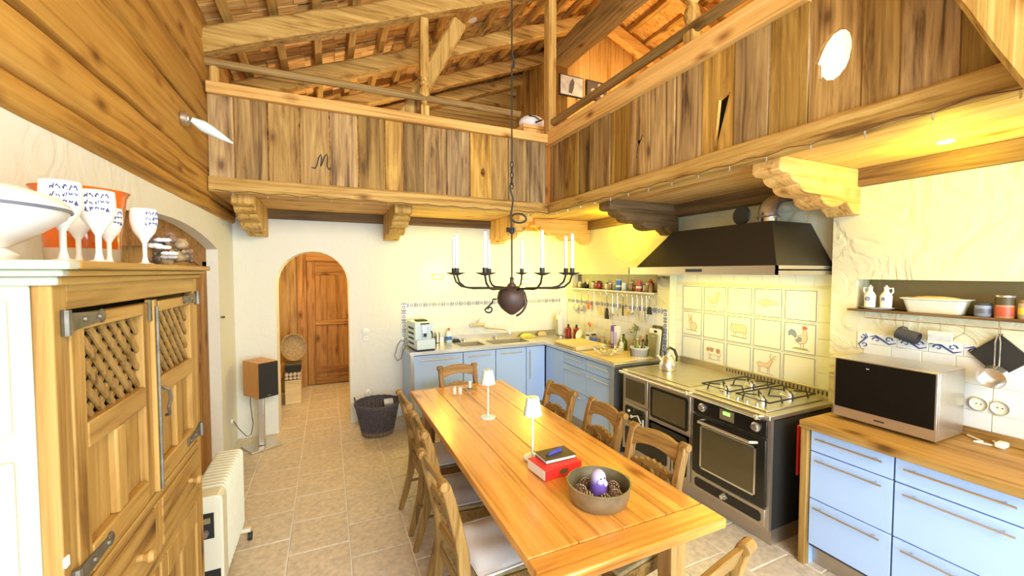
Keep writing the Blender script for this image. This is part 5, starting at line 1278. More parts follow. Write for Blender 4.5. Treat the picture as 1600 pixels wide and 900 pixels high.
hk = thing('coat_hook', 'small brass coat hook with cloth on the hallway wall', 'hook', (-.85, 6.0, 1.28)); MB().lathe([(.02, 0), (.02, .01)], R=Matrix.Rotation(PI / 2, 3, 'Y')).build('plate', 'steel', hk); MB().tube([(.01, 0, 0), (.06, 0, -.01), (.09, 0, .02)], .008).build('peg', 'chrome', hk); MB().box((.06, 0, -.14), (.08, .05, .24)).build('cloth', 'red', hk, bevel=.015)

# ---------------------------------------------------------------- sink counter things
em = thing('espresso_machine', 'white and silver espresso machine at the end of the sink counter', 'coffee machine', (1.03, 4.98, CT + .001), .10)
MB().bb(-.115, .115, -.15, .17, .012, .33).build('housing', 'lamp_white', em, bevel=.008); MB().bb(-.11, .11, -.19, .15, 0, .014).build('base', 'blackmat', em)
MB().bb(-.112, .112, -.215, -.14, .014, .125).build('drip_drawer', 'lamp_white', em, bevel=.006); MB().bb(-.105, .105, -.205, -.15, .125, .131).build('grate', 'chrome', em)
MB().bb(-.035, .03, -.175, -.148, .15, .30).build('spout_block', 'chrome', em, bevel=.006); MB().bb(-.02, .015, -.185, -.17, .16, .20).build('spout', 'blackmat', em)
MB().lathe([(.02, 0), (.018, .015), (0, .016)], (.07, -.15, .27), 14, Matrix.Rotation(PI / 2, 3, 'X')).build('dial', 'chrome', em); MB().tube([(.08, -.155, .22), (.085, -.19, .2), (.085, -.195, .14)], .007).build('steam_wand', 'blackmat', em)
for k in range(4): MB().bb(-.117, -.114, -.10, .12, .06 + k * .06, .085 + k * .06).build('side_vent', 'blackmat', em)
MB().bb(-.055, .07, -.06, .08, .33, .345).build('bean_lid', 'gap', em, bevel=.005); MB().bb(-.05, .06, -.148, -.1535, .305, .32).build('slot', 'blackmat', em)
ec = thing('power_cord', 'black looping cord hanging beside the espresso machine', 'cord', (.86, 5.1, CT)); MB().tube([(.895, 5.1, .935), (.87, 5.05, .95), (.83, 5.03, .90), (.80, 5.02, .80), (.77, 5.1, .76), (.75, 5.2, .80), (.80, 5.26, .93), (.86, 5.285, 1.0)], .004, 6).build('cord', 'rubber', ec, w=True); MB().lathe([(.022, 0), (.02, .02), (0, .022)], (.86, 5.299, 1.0), 12, Matrix.Rotation(PI / 2, 3, 'X')).build('plug', 'white', ec, w=True)
mc = thing('steel_canister', 'tall steel canister beside the espresso machine', 'canister', (1.27, 5.12, CT + .001)); MB().lathe([(0, 0), (.036, 0), (.037, .004), (.037, .15), (.034, .153), (.034, .158), (0, .158)], seg=20).build('body', 'steel', mc); MB().lathe([(.0375, .02), (.0375, .03)], seg=20).build('band', 'blackmat', mc)
gl_ = thing('drinking_glass', 'short dark cup beside the steel canister', 'cup', (1.20, 5.05, CT + .001)); MB().lathe([(0, 0), (.026, 0), (.032, .11), (.030, .11), (.025, .006), (0, .006)], seg=16).build('cup', 'blackmat', gl_); MB().lathe([(.0325, .095), (.0328, .105)], seg=16).build('rim', 'steel', gl_)
sb_ = thing('soap_bottle', 'clear soap bottle with red cap near the sink', 'bottle', (1.44, 5.18, CT + .001)); MB().lathe([(0, 0), (.038, 0), (.04, .01), (.038, .10), (.03, .135), (.014, .15), (.014, .165)], seg=18, sy=.7).build('body', 'lamp_white', sb_); MB().lathe([(.017, .165), (.015, .195), (0, .197)], seg=14).build('cap', 'redink', sb_); MB().lathe([(.0398, .04), (.0392, .085)], seg=18, sy=.7).build('label', 'blue', sb_)
sd_ = thing('sponge_dish', 'black sponge dish beside the soap bottle', 'dish', (1.55, 5.2, CT + .001)); MB().prism(rr(-.05, .05, -.03, .03, .015), XY, 0, .018).build('dish', 'blackmat', sd_); MB().bb(-.035, .035, -.02, .02, .018, .038).build('sponge', 'gap', sd_, bevel=.005)
fa = thing('wall_tap', 'chrome wall tap with a long swivel spout over the sinks', 'tap', (1.86, YB - .008, 1.13))
for s in (-.075, .075): MB().tube([(s, 0, 0), (s, -.06, 0)], .016, 12).build('inlet', 'chrome', fa)
MB().tube([(-.10, -.06, 0), (.10, -.06, 0)], .024, 14).build('mixer_body', 'chrome', fa); MB().tube([(0, -.06, .01), (0, -.065, .05), (.02, -.10, .085)], .007).build('lever', 'chrome', fa); MB().tube([(.06, -.07, -.02), (.10, -.10, -.045), (.32, -.26, -.06), (.37, -.29, -.075), (.38, -.295, -.11)], .009, 10).build('spout', 'chrome', fa)
for i, x in enumerate((1.66, 2.12)):
    k = thing('sink_knob', ('steel drain knob behind the small sink bowl', 'steel drain knob behind the large sink bowl')[i], 'knob', (x, 5.21, CT + .001), 0, 'drain knobs behind the sinks'); MB().lathe([(.018, 0), (.016, .02), (.02, .025), (.02, .04), (0, .042)], seg=14).build('knob', 'chrome', k); MB().lathe([(.024, 0), (.024, .004)], seg=14).build('collar', 'steel', k)
yc = thing('dish_cloth', 'yellow dish cloth draped by the large sink bowl', 'cloth', (2.60, 5.18, CT + .001)); g = MB()
P = [(-.11, .004), (-.09, .03), (-.03, .045), (.04, .04), (.09, .02), (.11, .004)]
for (a, b), (c, d) in zip(P, P[1:]): g.hexa([(a, -.06, 0), (c, -.06, 0), (c, .05, 0), (a, .05, 0), (a, -.06, b), (c, -.06, d), (c, .05, d * 1.1), (a, .05, b * 1.1)])
g.build('fabric', 'yellow', yc); MB().tube([(-.11, -.061, .004), (-.03, -.061, .045), (.11, -.061, .004)], .003).build('hem', 'yellow', yc)
ptw = thing('paper_towel_roll', 'white paper towel roll on an upright holder in the corner', 'paper towel', (3.06, 5.06, CT + .001)); MB().lathe([(.075, 0), (.075, .012), (.01, .014), (.01, .36), (.014, .365), (0, .38)], seg=20).build('holder', 'steel', ptw); MB().lathe([(.02, .03), (.058, .03), (.058, .31), (.02, .31)], seg=22).build('roll', 'paper', ptw); MB().tube([(-.065, -.03, .012), (-.07, -.03, .25)], .005).build('side_arm', 'blackmat', ptw)
wd = thing('wood_block', 'small yellow wooden block beside the paper towel roll', 'block', (2.84, 5.2, CT + .001)); MB().bb(-.06, .06, -.03, .03, 0, .04).build('block', 'cutboard', wd, bevel=.004); MB().bb(-.05, .05, -.02, .02, .04, .055).build('ridge', 'cutboard', wd)
# wall lamps over the sink counter (lit) and wall switches
for i, (x, z, lb) in enumerate(((1.32, 1.79, 'small lit brass wall lamp above the espresso machine'), (2.60, 1.71, 'small lit brass wall lamp above the large sink bowl'))):
    w_ = thing('wall_lamp', lb, 'lamp', (x, YB, z), 0, 'brass wall lamps'); g = MB()
    g.tube([(-.075, -.03, .03), (.06, -.03, .03), (.085, -.03, .012), (.06, -.03, -.03), (-.075, -.03, -.03)], .006, 6, True); g.build('frame', 'wicker_tan', w_)
    MB().bb(-.06, .05, -.028, -.0, -.022, .022).build('back_plate', 'wicker_tan', w_); MB().tube([(-.055, -.035, 0), (.045, -.035, 0)], .014, 10).build('lamp_tube', 'bulb', w_); MB().tube([(.03, -.01, -.03), (.035, -.012, -.09), (.03, -.01, -.12)], .0015, 5).build('pull_cord', 'wicker_tan', w_)
    light('wall_lamp_light', 'POINT', (x, YB - .22, z + .02), 9.5, (1.0, .86, .06), .06)
for i, (x, z, lb) in enumerate(((.42, 1.12, 'round white light switch right of the passage'), (.42, 1.035, 'smaller round wall socket just below the light switch'), (.44, .35, 'round wall socket above the wicker basket'))):
    s = thing('wall_switch', lb, 'switch', (x, YB, z), 0, 'round fittings on the back wall'); r = (.045, .036, .045)[i]
    MB().lathe([(r, 0), (r, .008), (r * .9, .011), (0, .011)], (0, 0, 0), 20, Matrix.Rotation(PI / 2, 3, 'X')).build('plate', 'white', s); MB().tube([(r * math.cos(a), -.009, r * math.sin(a)) for a in [k * PI / 10 for k in range(20)]], .0018, 5, True).build('rim', 'snow', s); MB().bb(-.012, .012, -.013, -.01, -.004, .004).build('rocker', 'snow', s)
sn = thing('metal_peg', 'small dark peg on the plaster jamb of the left door niche', 'peg', (XL, 4.66, 1.42)); MB().tube([(0, 0, 0), (.02, 0, 0)], .008).build('shank', 'oldiron', sn); MB().ball((.024, 0, 0), .012).build('head', 'oldiron', sn)

# ---------------------------------------------------------------- corner counter things
KT = CT + .001
mb_ = thing('maple_board', 'thick maple chopping board on the counter corner', 'chopping board', (2.86, 4.28, KT), .03); MB().bb(-.22, .22, -.26, .24, 0, .05).build('board', 'cutboard', mb_, bevel=.004); MB().bb(-.2215, -.2195, -.2, .2, .018, .03).build('grip_groove', 'pine_y', mb_)
for i, (x, y, lb) in enumerate(((3.10, 4.90, 'dark red enamel coffee grinder in front of its darker twin'), (3.17, 4.80, 'darker red enamel grinder behind the white plate'))):
    r = thing('coffee_grinder', lb, 'grinder', (x, y, KT), 0, 'red grinders'); MB().lathe([(0, 0), (.045, 0), (.045, .02), (.04, .06), (.042, .13), (.03, .145)], seg=18).build('body', 'redmill', r); MB().lathe([(.022, .145), (.012, .165), (.016, .185), (0, .195)], seg=14).build('knob', 'blackmat', r); MB().lathe([(.047, 0), (.047, .012)], seg=18).build('foot', 'blackmat', r)
wp = thing('white_plate', 'white oval plate leaning in front of the red grinders', 'plate', (3.13, 4.66, KT)); R_ = Matrix.Rotation(-1.25, 3, 'Y'); MB().lathe([(0, 0), (.04, .0), (.075, .014), (.073, .018), (.04, .006), (0, .006)], (0, 0, .07), 24, R_, sy=.9).build('plate', 'white', wp); MB().bb(-.02, .05, -.02, .02, 0, .02).build('rest', 'cutboard', wp)
ut = thing('utensil_pot', 'ceramic pot crowded with wooden spoons', 'pot', (3.22, 4.56, KT)); MB().lathe([(0, 0), (.05, 0), (.058, .06), (.055, .12), (.05, .12), (.05, .01), (0, .01)], seg=20).build('pot', 'cream', ut)
for k in range(6):
    a = k * 1.05; MB().tube([(.02 * math.cos(a), .02 * math.sin(a), .01), (.06 * math.cos(a), .06 * math.sin(a), .2)], .005, 6).build('spoon', 'cutboard', ut); MB().ball((.066 * math.cos(a), .066 * math.sin(a), .22), .022, 8, 6, (.7, .7, 1.3)).build('spoon_bowl', ('cutboard', 'redink', 'cutboard')[k % 3], ut)
cj = 0
def jar(x, y, z, r, h, body, lid, label, cat='jar', name='glass_jar', group='jars on the corner counter', neck=.75, lidh=.016, band=None):
    j = thing(name, label, cat, (x, y, z), 0, group)
    MB().lathe([(0, 0), (r * .95, 0), (r, .004), (r, h * .8), (r * neck, h * .9), (r * neck, h - lidh)], seg=16).build('body', body, j); MB().lathe([(r * neck * 1.08, h - lidh), (r * neck * 1.08, h), (0, h + .001)], seg=16).build('lid', lid, j)
    if band: MB().lathe([(r * 1.012, h * .25), (r * 1.012, h * .6)], seg=16).build('label_band', band, j)
    return j
jar(3.125, 4.47, KT + .0, .032, .10, 'paleglass', 'blackmat', 'clear jar with black lid beside the wooden spoons pot', band='paper')
jar(3.16, 4.38, KT + .0, .04, .12, 'spice', 'gap', 'brown filled jar with blue label near the purple box', band='blue')
jar(3.24, 4.30, KT, .03, .09, 'conetip', 'redink', 'small tan jar with red lid behind the brown filled jar')
jar(3.25, 4.16, KT, .035, .07, 'yellow', 'cutboard', 'low yellow jar in front of the hanging brush')
for i, (y, m_, lb) in enumerate(((4.02, 'purple', 'tall purple carton standing on the counter'), (3.955, 'paper', 'tall white carton standing next to the purple one'))):
    p = thing('tall_carton', lb, 'carton', (3.2, y, KT), .2, 'tall cartons'); MB().bb(-.03, .03, -.026, .026, 0, .27).build('box', m_, p, bevel=.002); MB().bb(-.0308, -.0299, -.018, .018, .05, .2).build('print', 'lilac', p); MB().bb(-.03, .03, -.004, .004, .27, .275).build('fold', m_, p)
def bottle(x, y, z, r, h, m_, cap, label, group='bottles on the corner counter'):
    b = thing('bottle', label, 'bottle', (x, y, z), 0, group); MB().lathe([(0, 0), (r, 0), (r, h * .55), (r * .8, h * .66), (r * .3, h * .78), (r * .28, h * .93)], seg=18).build('glass', m_, b); MB().lathe([(r * .34, h * .93), (r * .34, h), (0, h)], seg=12).build('stopper', cap, b)
bottle(3.2, 3.84, KT, .045, .19, 'greenglass', 'blackmat', 'squat olive green bottle beside the white carton')
bottle(3.12, 3.78, KT, .028, .15, 'paleglass', 'cutboard', 'small clear bottle in front of the olive bottle')
bottle(3.26, 3.62, KT, .032, .20, 'amber', 'redink', 'amber bottle with red top behind the chevron tub')
bottle(3.27, 3.53, KT, .03, .22, 'greenglass', 'gap', 'slim green bottle next to the amber one')
vs2 = thing('herb_vase', 'slim vase with dried yellowish herb sprigs', 'vase', (3.26, 3.72, KT)); MB().lathe([(0, 0), (.03, 0), (.034, .05), (.018, .11), (.022, .14), (.018, .14), (.015, .11), (0, .02)], seg=16).build('vase', 'wicker_tan', vs2); random.seed(5)
for k in range(7):
    a, q = random.uniform(0, 6.28), random.uniform(.02, .07); tip = (q * math.cos(a), q * math.sin(a), random.uniform(.24, .36)); MB().tube([(0, 0, .05), (tip[0] * .4, tip[1] * .4, .18), tip], .0018, 5).build('stem', 'leaf', vs2)
    g = MB()
    for m_ in range(6): g.ball((tip[0] + random.uniform(-.018, .018), tip[1] + random.uniform(-.018, .018), tip[2] - random.uniform(0, .06)), .010, 6, 5, (1, 1, .5))
    g.build('leaves', ('leaf', 'wicker_tan')[k % 2], vs2)
wr = thing('wire_basket', 'shallow round wire fruit basket on the counter', 'basket', (2.85, 3.68, KT + .004))
for r, z in ((.05, .004), (.10, .02), (.14, .05), (.165, .075)): MB().tube([(r * math.cos(a), r * math.sin(a), z) for a in [i * PI / 14 for i in range(28)]], .0035, 6, True).build('hoop', 'chrome', wr)
for k in range(16):
    a = 2 * PI * k / 16; MB().tube([(r * math.cos(a), r * math.sin(a), z) for r, z in ((.0, .003), (.05, .004), (.10, .02), (.14, .05), (.168, .078))], .0025, 5).build('spoke', 'chrome', wr)
cv = thing('chevron_tub', 'white oval tub with black chevron pattern on the counter', 'tub', (3.08, 3.435, KT + .004), .3)
MB().lathe([(0, 0), (.085, 0), (.10, .11), (.095, .11), (.08, .008), (0, .008)], seg=28).build('tub', 'white', cv)
for row in range(6):
    g = MB(); z = .018 + row * .015
    P = []
    for k in range(33):
        a = 2 * PI * k / 32; r = .0865 + .135 * (z + (.007 if k % 2 else -.007)) ; P.append((r * math.cos(a), r * math.sin(a), z + (.007 if k % 2 else -.007)))
    g.tube(P[:-1], .0032, 5, True); g.build('chevron_stripe', 'blackmat', cv)
for k in range(3): 
    b = thing('herb_bottle', ('green leafy bundle tucked in the chevron tub', 'dark bottle standing in the chevron tub', 'pale bottle standing in the chevron tub')[k], 'bottle', (3.08 + (-.03, .03, .0)[k], 3.435 + (.01, -.025, .04)[k], KT + .0135), 0, 'bottles in the chevron tub'); MB().lathe([(0, 0), (.024, 0), (.025, .10), (.010, .14), (.010, .165)], seg=14).build('glass', ('leaf', 'greenglass', 'paleglass')[k], b); MB().lathe([(.012, .165), (.012, .185), (0, .186)], seg=12).build('cap', ('leaf', 'blackmat', 'white')[k], b)
for i, (y, x, w_, h, m_, lb, an) in enumerate(((3.40, 3.275, .16, .34, 'notebook', 'dark green chopping board leaning behind the white one', .10), (3.40, 3.24, .17, .31, 'white', 'white plastic chopping board leaning on the wall', .12), (3.395, 3.21, .13, .26, 'greyplastic', 'grey chopping board with a slot handle leaning in front', .12))):
    b = thing('chopping_board', lb, 'chopping board', (x, y, KT)); b.rotation_euler = (0, an, 0)
    o = holed(rr(-w_ / 2, w_ / 2, 0, h, .025), [rr(-.03, .03, h - .045, h - .02, .01)], YZ, -.005, .005); o.build('board', m_, b); MB().bb(-.006, .006, -w_ / 2 + .01, w_ / 2 - .01, 0, .004).build('foot_edge', m_, b)
kt = thing('kettle', 'steel kettle with black arched handle on the range', 'kettle', (2.98, 2.93, .907), -.4)
MB().lathe([(0, 0), (.075, 0), (.08, .008), (.078, .05), (.062, .10), (.04, .135), (.03, .14)], seg=28).build('body', 'chrome', kt); MB().lathe([(.032, .139), (.03, .148), (.008, .152), (.008, .162), (.012, .17), (0, .175)], seg=18).build('lid', 'chrome', kt); MB().tube([(-.055, 0, .09), (-.085, 0, .125), (-.10, 0, .14)], [.02, .014, .011], 10).build('spout', 'chrome', kt)
MB().tube([(-.03, 0, .14), (-.025, 0, .19), (.02, 0, .215), (.065, 0, .19), (.088, 0, .13), (.086, 0, .08)], [.008, .012, .013, .013, .012, .009], 10).build('handle', 'black', kt)

# ---------------------------------------------------------------- shelf niche with jars, utensil rail
SH1 = tag(MB().bb(XR - .05, XR + .165, 3.44, 5.16, 1.604, 1.62).build('niche_shelf', 'steel', bevel=.002), 'thin shelf board in the long niche above the utensils', 'shelf')
MB().bb(XR - .052, XR - .05, 3.44, 5.16, 1.60, 1.62).build('shelf_edge', 'paper', SH1)
J = [(5.05, .03, .10, 'paleglass', 'wicker_tan', 'pale jar at the corner end of the niche shelf'), (4.72, .03, .10, 'paleglass', 'gap', 'pale jar next to the dark teapot'), (4.42, .026, .085, 'paper', 'gap', 'white jar with dark lid between teapot and blue tin'),
     (4.33, .026, .085, 'spice', 'white', 'brown spice jar with white lid beside the blue tin'), (4.24, .022, .08, 'slateink', 'lamp_white', 'small bluish jar right beside the blue tin'), (4.05, .03, .095, 'paper', 'paper', 'white jar with looped wire lid right of the blue tin'),
     (3.93, .03, .11, 'spice', 'snow', 'tall brown spice jar with grey lid'), (3.86, .03, .07, 'amber', 'blackmat', 'low amber jar with black lid'), (3.70, .025, .085, 'paleglass', 'gap', 'clear jar with dark lid beside the red tin'),
     (3.64, .025, .10, 'spice', 'steel', 'brown jar with steel lid beside the pepper mill'), (3.50, .024, .10, 'amber', 'gap', 'amber jar with dark lid at the hood end of the shelf'), (3.465, .02, .12, 'paleglass', 'amber', 'slim clear jar against the hood end of the niche')]
for y, r, h, b, l, lb in J: jar(XR + .03 + random.uniform(0, .05), y, 1.6205, r, h, b, l, lb, group='jars on the niche shelf')
tp = thing('teapot', 'dark squat teapot on the niche shelf near the corner', 'teapot', (XR + .05, 4.90, 1.6205)); MB().lathe([(0, 0), (.05, 0), (.06, .03), (.05, .06), (.02, .07), (.01, .075), (.01, .085), (0, .088)], seg=18).build('pot', 'blackmat', tp); MB().tube([(0, -.05, .03), (0, -.085, .055)], [.012, .007]).build('spout', 'blackmat', tp); MB().tube([(0, .05, .05), (0, .02, .13), (0, -.04, .13), (0, -.05, .055)], .004).build('bail_handle', 'steel', tp)
tp = thing('teapot', 'brown pot with tilted lid in the middle of the niche shelf', 'teapot', (XR + .05, 4.58, 1.6205)); MB().lathe([(0, 0), (.045, 0), (.055, .04), (.05, .075), (.035, .085)], seg=18).build('pot', 'redmill', tp); MB().lathe([(.04, 0), (.02, .015), (0, .018)], (0, -.02, .09), 16, Matrix.Rotation(.5, 3, 'X')).build('lid', 'notebook', tp); MB().tube([(0, .05, .06), (0, .08, .045), (0, .05, .02)], .006).build('handle', 'redmill', tp)
for y, m_, m2_, r, h, lb in ((4.15, 'blue', 'lamp_white', .036, .125, 'bright blue tin on the niche shelf'), (3.78, 'redtin', 'redink', .034, .12, 'red tin on the niche shelf')):
    t = thing('spice_tin', lb, 'tin', (XR + .04, y, 1.6205)); MB().lathe([(0, 0), (r, 0), (r, h), (0, h)], seg=18).build('can', m_, t); MB().lathe([(r * 1.03, h), (r * 1.03, h + .008), (0, h + .009)], seg=18).build('lid', m2_, t); MB().lathe([(r * 1.01, h * .3), (r * 1.01, h * .5)], seg=18).build('label_band', 'paper', t)
for y, h, lb in ((3.575, .15, 'tall turned brown pepper mill on the niche shelf'), (3.61, .11, 'shorter brown salt mill beside the tall pepper mill')):
    t = thing('pepper_mill', lb, 'pepper mill', (XR + .09 if h < .12 else XR + .03, y, 1.6205)); MB().lathe([(0, 0), (.024, 0), (.022, h * .2), (.014, h * .45), (.022, h * .6), (.018, h * .68)], seg=14).build('base', 'amber', t); MB().lathe([(.016, h * .69), (.024, h * .8), (.014, h * .93), (.005, h), (0, h)], seg=14).build('head', 'redmill', t)
rl = thing('utensil_rail', 'thin steel rail under the niche shelf for kitchen tools', 'rail', (XR, 4.3, 1.58)); MB().tube([(XR - .045, 3.50, 1.605), (XR - .045, 3.50, 1.575), (XR - .045, 5.1, 1.575), (XR - .045, 5.1, 1.605)], .004, 8).build('rod', 'steel', rl, w=True); MB().tube([(XR - .045, 4.3, 1.575), (XR - .045, 4.3, 1.605)], .004, 8).build('bracket', 'steel', rl, w=True)
def tool(y, kind, label, L, m_='steel'):
    t = thing('hanging_%s' % kind, label, kind.replace('_', ' '), (XR - .045, y, 1.575), 0, 'tools on the utensil rail')
    MB().tube([(0, 0, -.03), (-.007, 0, -.01), (-.006, 0, .006), (0, 0, .008), (.006, 0, .004)], .002, 6).build('hook', 'steel', t)
    MB().tube([(0, 0, -.028), (0, 0, -L * .6)], [.003, .0026], 6).build('shaft', m_, t); z = -L
    if kind == 'brush': MB().hexa([(-.012, -.03, z), (.012, -.03, z), (.012, .03, z), (-.012, .03, z), (-.01, -.015, z + L * .42), (.01, -.015, z + L * .42), (.01, .015, z + L * .42), (-.01, .015, z + L * .42)]).build('bristles', 'blackmat', t)
    elif kind == 'ladle': MB().lathe([(0, -.03), (.03, -.015), (.038, .01), (.036, .01), (.028, -.012), (0, -.026)], (-.02, 0, z + .03), 16).build('bowl', m_, t); MB().tube([(0, 0, -L * .6), (.0, 0, z + .04)], .0035, 6).build('neck', m_, t)
    elif kind == 'whisk':
        for k in range(4): a = k * PI / 4; MB().tube([(0, 0, -L * .6), (.02 * math.cos(a), .02 * math.sin(a), z + .05), (0, 0, z), (-.02 * math.cos(a), -.02 * math.sin(a), z + .05), (0, 0, -L * .6)], .0013, 5).build('loop', m_, t)
    elif kind == 'spatula': MB().bb(-.003, .003, -.03, .03, z, -L * .58).build('blade', m_, t, bevel=.002)
    elif kind == 'strainer': MB().tube([(0, .05 * math.sin(a), z + .05 - .05 * math.cos(a)) for a in [i * PI / 10 for i in range(20)]], .004, 6, True).build('rim', m_, t); MB().ball((0, 0, z + .05), .046, 12, 8, (.35, 1, 1)).build('mesh', 'snow', t)
    else: MB().bb(-.003, .003, -.012, .012, z, -L * .55).build('blade', m_, t, bevel=.002)
TL = [(5.0, 'strainer', 'round hanging strainer closest to the kitchen corner', .30, 'steel'), (4.85, 'strainer', 'tan hanging strainer beside the red spoon', .28, 'wicker_tan'), (4.68, 'spatula', 'hanging spatula with red blade', .24, 'redink'), (4.55, 'knife', 'narrow hanging knife between red spatula and black brush', .22, 'steel'),
      (4.40, 'spatula', 'orange-brown hanging wooden spatula', .30, 'cutboard'), (4.27, 'brush', 'black hanging pastry brush', .33, 'blackmat'), (4.16, 'ladle', 'hanging steel ladle right of the black brush', .29, 'steel'), (4.06, 'whisk', 'hanging wire whisk above the purple carton', .27, 'steel'),
      (3.96, 'knife', 'black-handled tool hanging beside the whisk', .26, 'blackmat'), (3.88, 'spatula', 'hanging wooden spatula above the olive bottle', .26, 'cutboard'), (3.79, 'ladle', 'small hanging steel ladle above the herb vase', .24, 'steel'), (3.71, 'whisk', 'small hanging whisk beside the perforated skimmer', .22, 'steel'),
      (3.63, 'spatula', 'hanging perforated steel skimmer', .30, 'steel'), (3.555, 'knife', 'long hanging steel knife near the chopping boards', .30, 'steel'), (3.51, 'brush', 'slim dark brush hanging at the rail end', .20, 'notebook')]
for y, k, lb, L, m_ in TL: tool(y, k, lb, L, m_)

# ---------------------------------------------------------------- microwave side
mw = thing('microwave', 'steel microwave with black glass door on the wooden worktop', 'microwave', (3.13, 1.265, CT + .001)); 
MB().bb(-.14, .155, -.245, .245, .012, .385).build('housing', 'steel', mw, bevel=.003); MB().bb(-.165, -.14, -.245, .245, .012, .385).build('door', 'steel', mw, bevel=.003); MB().bb(-.1675, -.164, -.235, .235, .075, .378).build('glass_front', 'mwglass', mw)
MB().bb(-.1665, -.1645, -.02, .03, .038, .046).build('badge', 'blackmat', mw); MB().bb(-.168, -.1672, .06, .075, .34, .345).build('display_mark', 'snow', mw)
for a in (-.12, .12):
    for b in (-.2, .2): MB().lathe([(.012, 0), (.012, .013)], (a, b, 0), 10).build('foot', 'blackmat', mw)
pc = thing('power_cord', 'white cord and plug lying behind the microwave', 'cord', (3.2, .9, CT)); MB().tube([(3.28, 1.0, .93), (3.24, .93, .927), (3.2, .95, .927), (3.22, .86, .927), (3.27, .90, .935)], .005, 6).build('cord', 'white', pc, w=True); MB().bb(3.20, 3.27, .84, .88, CT + .001, CT + .03).build('plug', 'white', pc, w=True, bevel=.008)
for i, y in enumerate((.975, .895)):
    s = thing('wall_socket', ('round double wall socket half beside the microwave', 'round double wall socket half beside the hanging pan')[i], 'socket', (XR - .0045, y, 1.11), 0, 'wall sockets behind the microwave'); Rm = Matrix.Rotation(-PI / 2, 3, 'Y')
    MB().lathe([(.042, 0), (.042, .008), (.036, .012), (.034, .012), (.026, .004), (0, .004)], seg=22, R=Rm).build('plate', 'cream', s); MB().tube([(-.0125, .036 * math.cos(a), .036 * math.sin(a)) for a in [k * PI / 10 for k in range(20)]], .0016, 5, True).build('rim', 'wicker_tan', s)
    for q in (-.009, .009): MB().lathe([(.003, .004), (.003, .006)], (0, q, 0), 8, Rm).build('pin_hole', 'blackmat', s)
SH2 = tag(MB().bb(XR - .06, XR + .165, .2, 1.60, 1.586, 1.600).build('niche_shelf', 'darkwood_y', bevel=.002), 'thin dark shelf board in the niche above the microwave', 'shelf')
MB().bb(XR + .160, XR + .168, .2, 1.575, 1.60, 1.80).build('niche_lining', 'nichebrown', SH2)
tr = thing('oval_tray', 'small white tray under the two jugs', 'tray', (XR + .01, 1.46, 1.6005)); MB().lathe([(0, 0), (.045, 0), (.062, .012), (.060, .015), (.043, .005), (0, .005)], seg=24, sy=1.45).build('tray', 'white', tr); MB().tube([(.061 * math.cos(a), .0885 * math.sin(a), .0145) for a in [i * PI / 14 for i in range(28)]], .0018, 5, True).build('rim', 'lineink', tr)
for i, (y, lb) in enumerate(((1.502, 'white jug with a blue ring mark on the tray'), (1.415, 'white jug with a blue letter on the tray'))):
    j = thing('oil_jug', lb, 'jug', (XR + .01, y, 1.606), 0, 'pair of white jugs'); MB().lathe([(0, 0), (.029, 0), (.031, .06), (.032, .085), (.022, .105), (.014, .115), (.013, .14), (.016, .145), (.012, .146), (0, .146)], seg=20).build('body', 'white', j); s = 1 if i == 0 else -1
    MB().tube([(0, s * .012, .135), (0, s * .034, .138), (0, s * .036, .115), (0, s * .025, .098)], .005, 8).build('handle', 'white', j)
    if i == 0: MB().tube([(-.0325 + .0, .013 * math.cos(a), .065 + .012 * math.sin(a)) for a in [k * PI / 8 for k in range(16)]], .0022, 5, True).build('blue_mark', 'blueink', j); MB().tube([(-.033, -.004, .07), (-.033, .006, .06)], .0018, 5).build('mark_stroke', 'blueink', j)
    else: MB().tube([(-.0325, .010, .055), (-.033, .006, .078), (-.033, -.002, .078), (-.033, -.006, .055)], .0022, 5).build('blue_mark', 'blueink', j); MB().tube([(-.033, .009, .066), (-.033, -.004, .066)], .0018, 5).build('mark_stroke', 'blueink', j)
    MB().ball((0, 0, .15), .008, 8, 6).build('stopper', 'snow', j)
ds = thing('baking_dish', 'cream oblong baking dish in the shelf niche', 'dish', (XR + .05, 1.19, 1.6005)); g = MB()
fr_ = lambda z, a, b: [(x, y, z) for x, y in rr(-a, a, -b, b, .03)]
rings = [fr_(0, .05, .122), fr_(.075, .060, .14), fr_(.083, .072, .154), fr_(.089, .072, .154), fr_(.089, .057, .137), fr_(.01, .046, .115)]; n_ = len(rings[0])
for r_ in rings: g.v += r_
for i in range(len(rings) - 1):
    for k in range(n_): g.f.append((i * n_ + k, i * n_ + (k + 1) % n_, (i + 1) * n_ + (k + 1) % n_, (i + 1) * n_ + k))
g.f.append(tuple(range(n_))[::-1]); g.f.append(tuple((len(rings) - 1) * n_ + k for k in range(n_))); g.build('dish', 'cream', ds)
g = MB(); g.ball((0, 0, .08), .1, 20, 10, (.52, 1.3, .22)); g.build('bread_filling', 'cutboard', ds)
jar(XR + .03, .985, 1.6005, .034, .075, 'slateink', 'gap', 'grey mug-like jar with dark ornament beside the baking dish', group='jars in the microwave niche', neck=.9, band='lineink')
t = thing('cocoa_tin', 'reddish cocoa tin standing in the shelf niche', 'tin', (XR + .03, .905, 1.6005)); MB().lathe([(0, 0), (.037, 0), (.037, .115), (0, .115)], seg=20).build('can', 'brownink', t); MB().lathe([(.038, .115), (.038, .122), (0, .122)], seg=20).build('lid', 'steel', t); MB().lathe([(.0375, .07), (.0375, .112)], seg=20).build('dark_label', 'notebook', t); MB().lathe([(.0376, .01), (.0376, .06)], seg=20).build('red_label', 'redtin', t)
jar(XR + .03, .825, 1.6005, .034, .10, 'conetip', 'wicker_tan', 'tan jar with a pale label beside the cocoa tin', group='jars in the microwave niche', neck=.92, band='yellow')
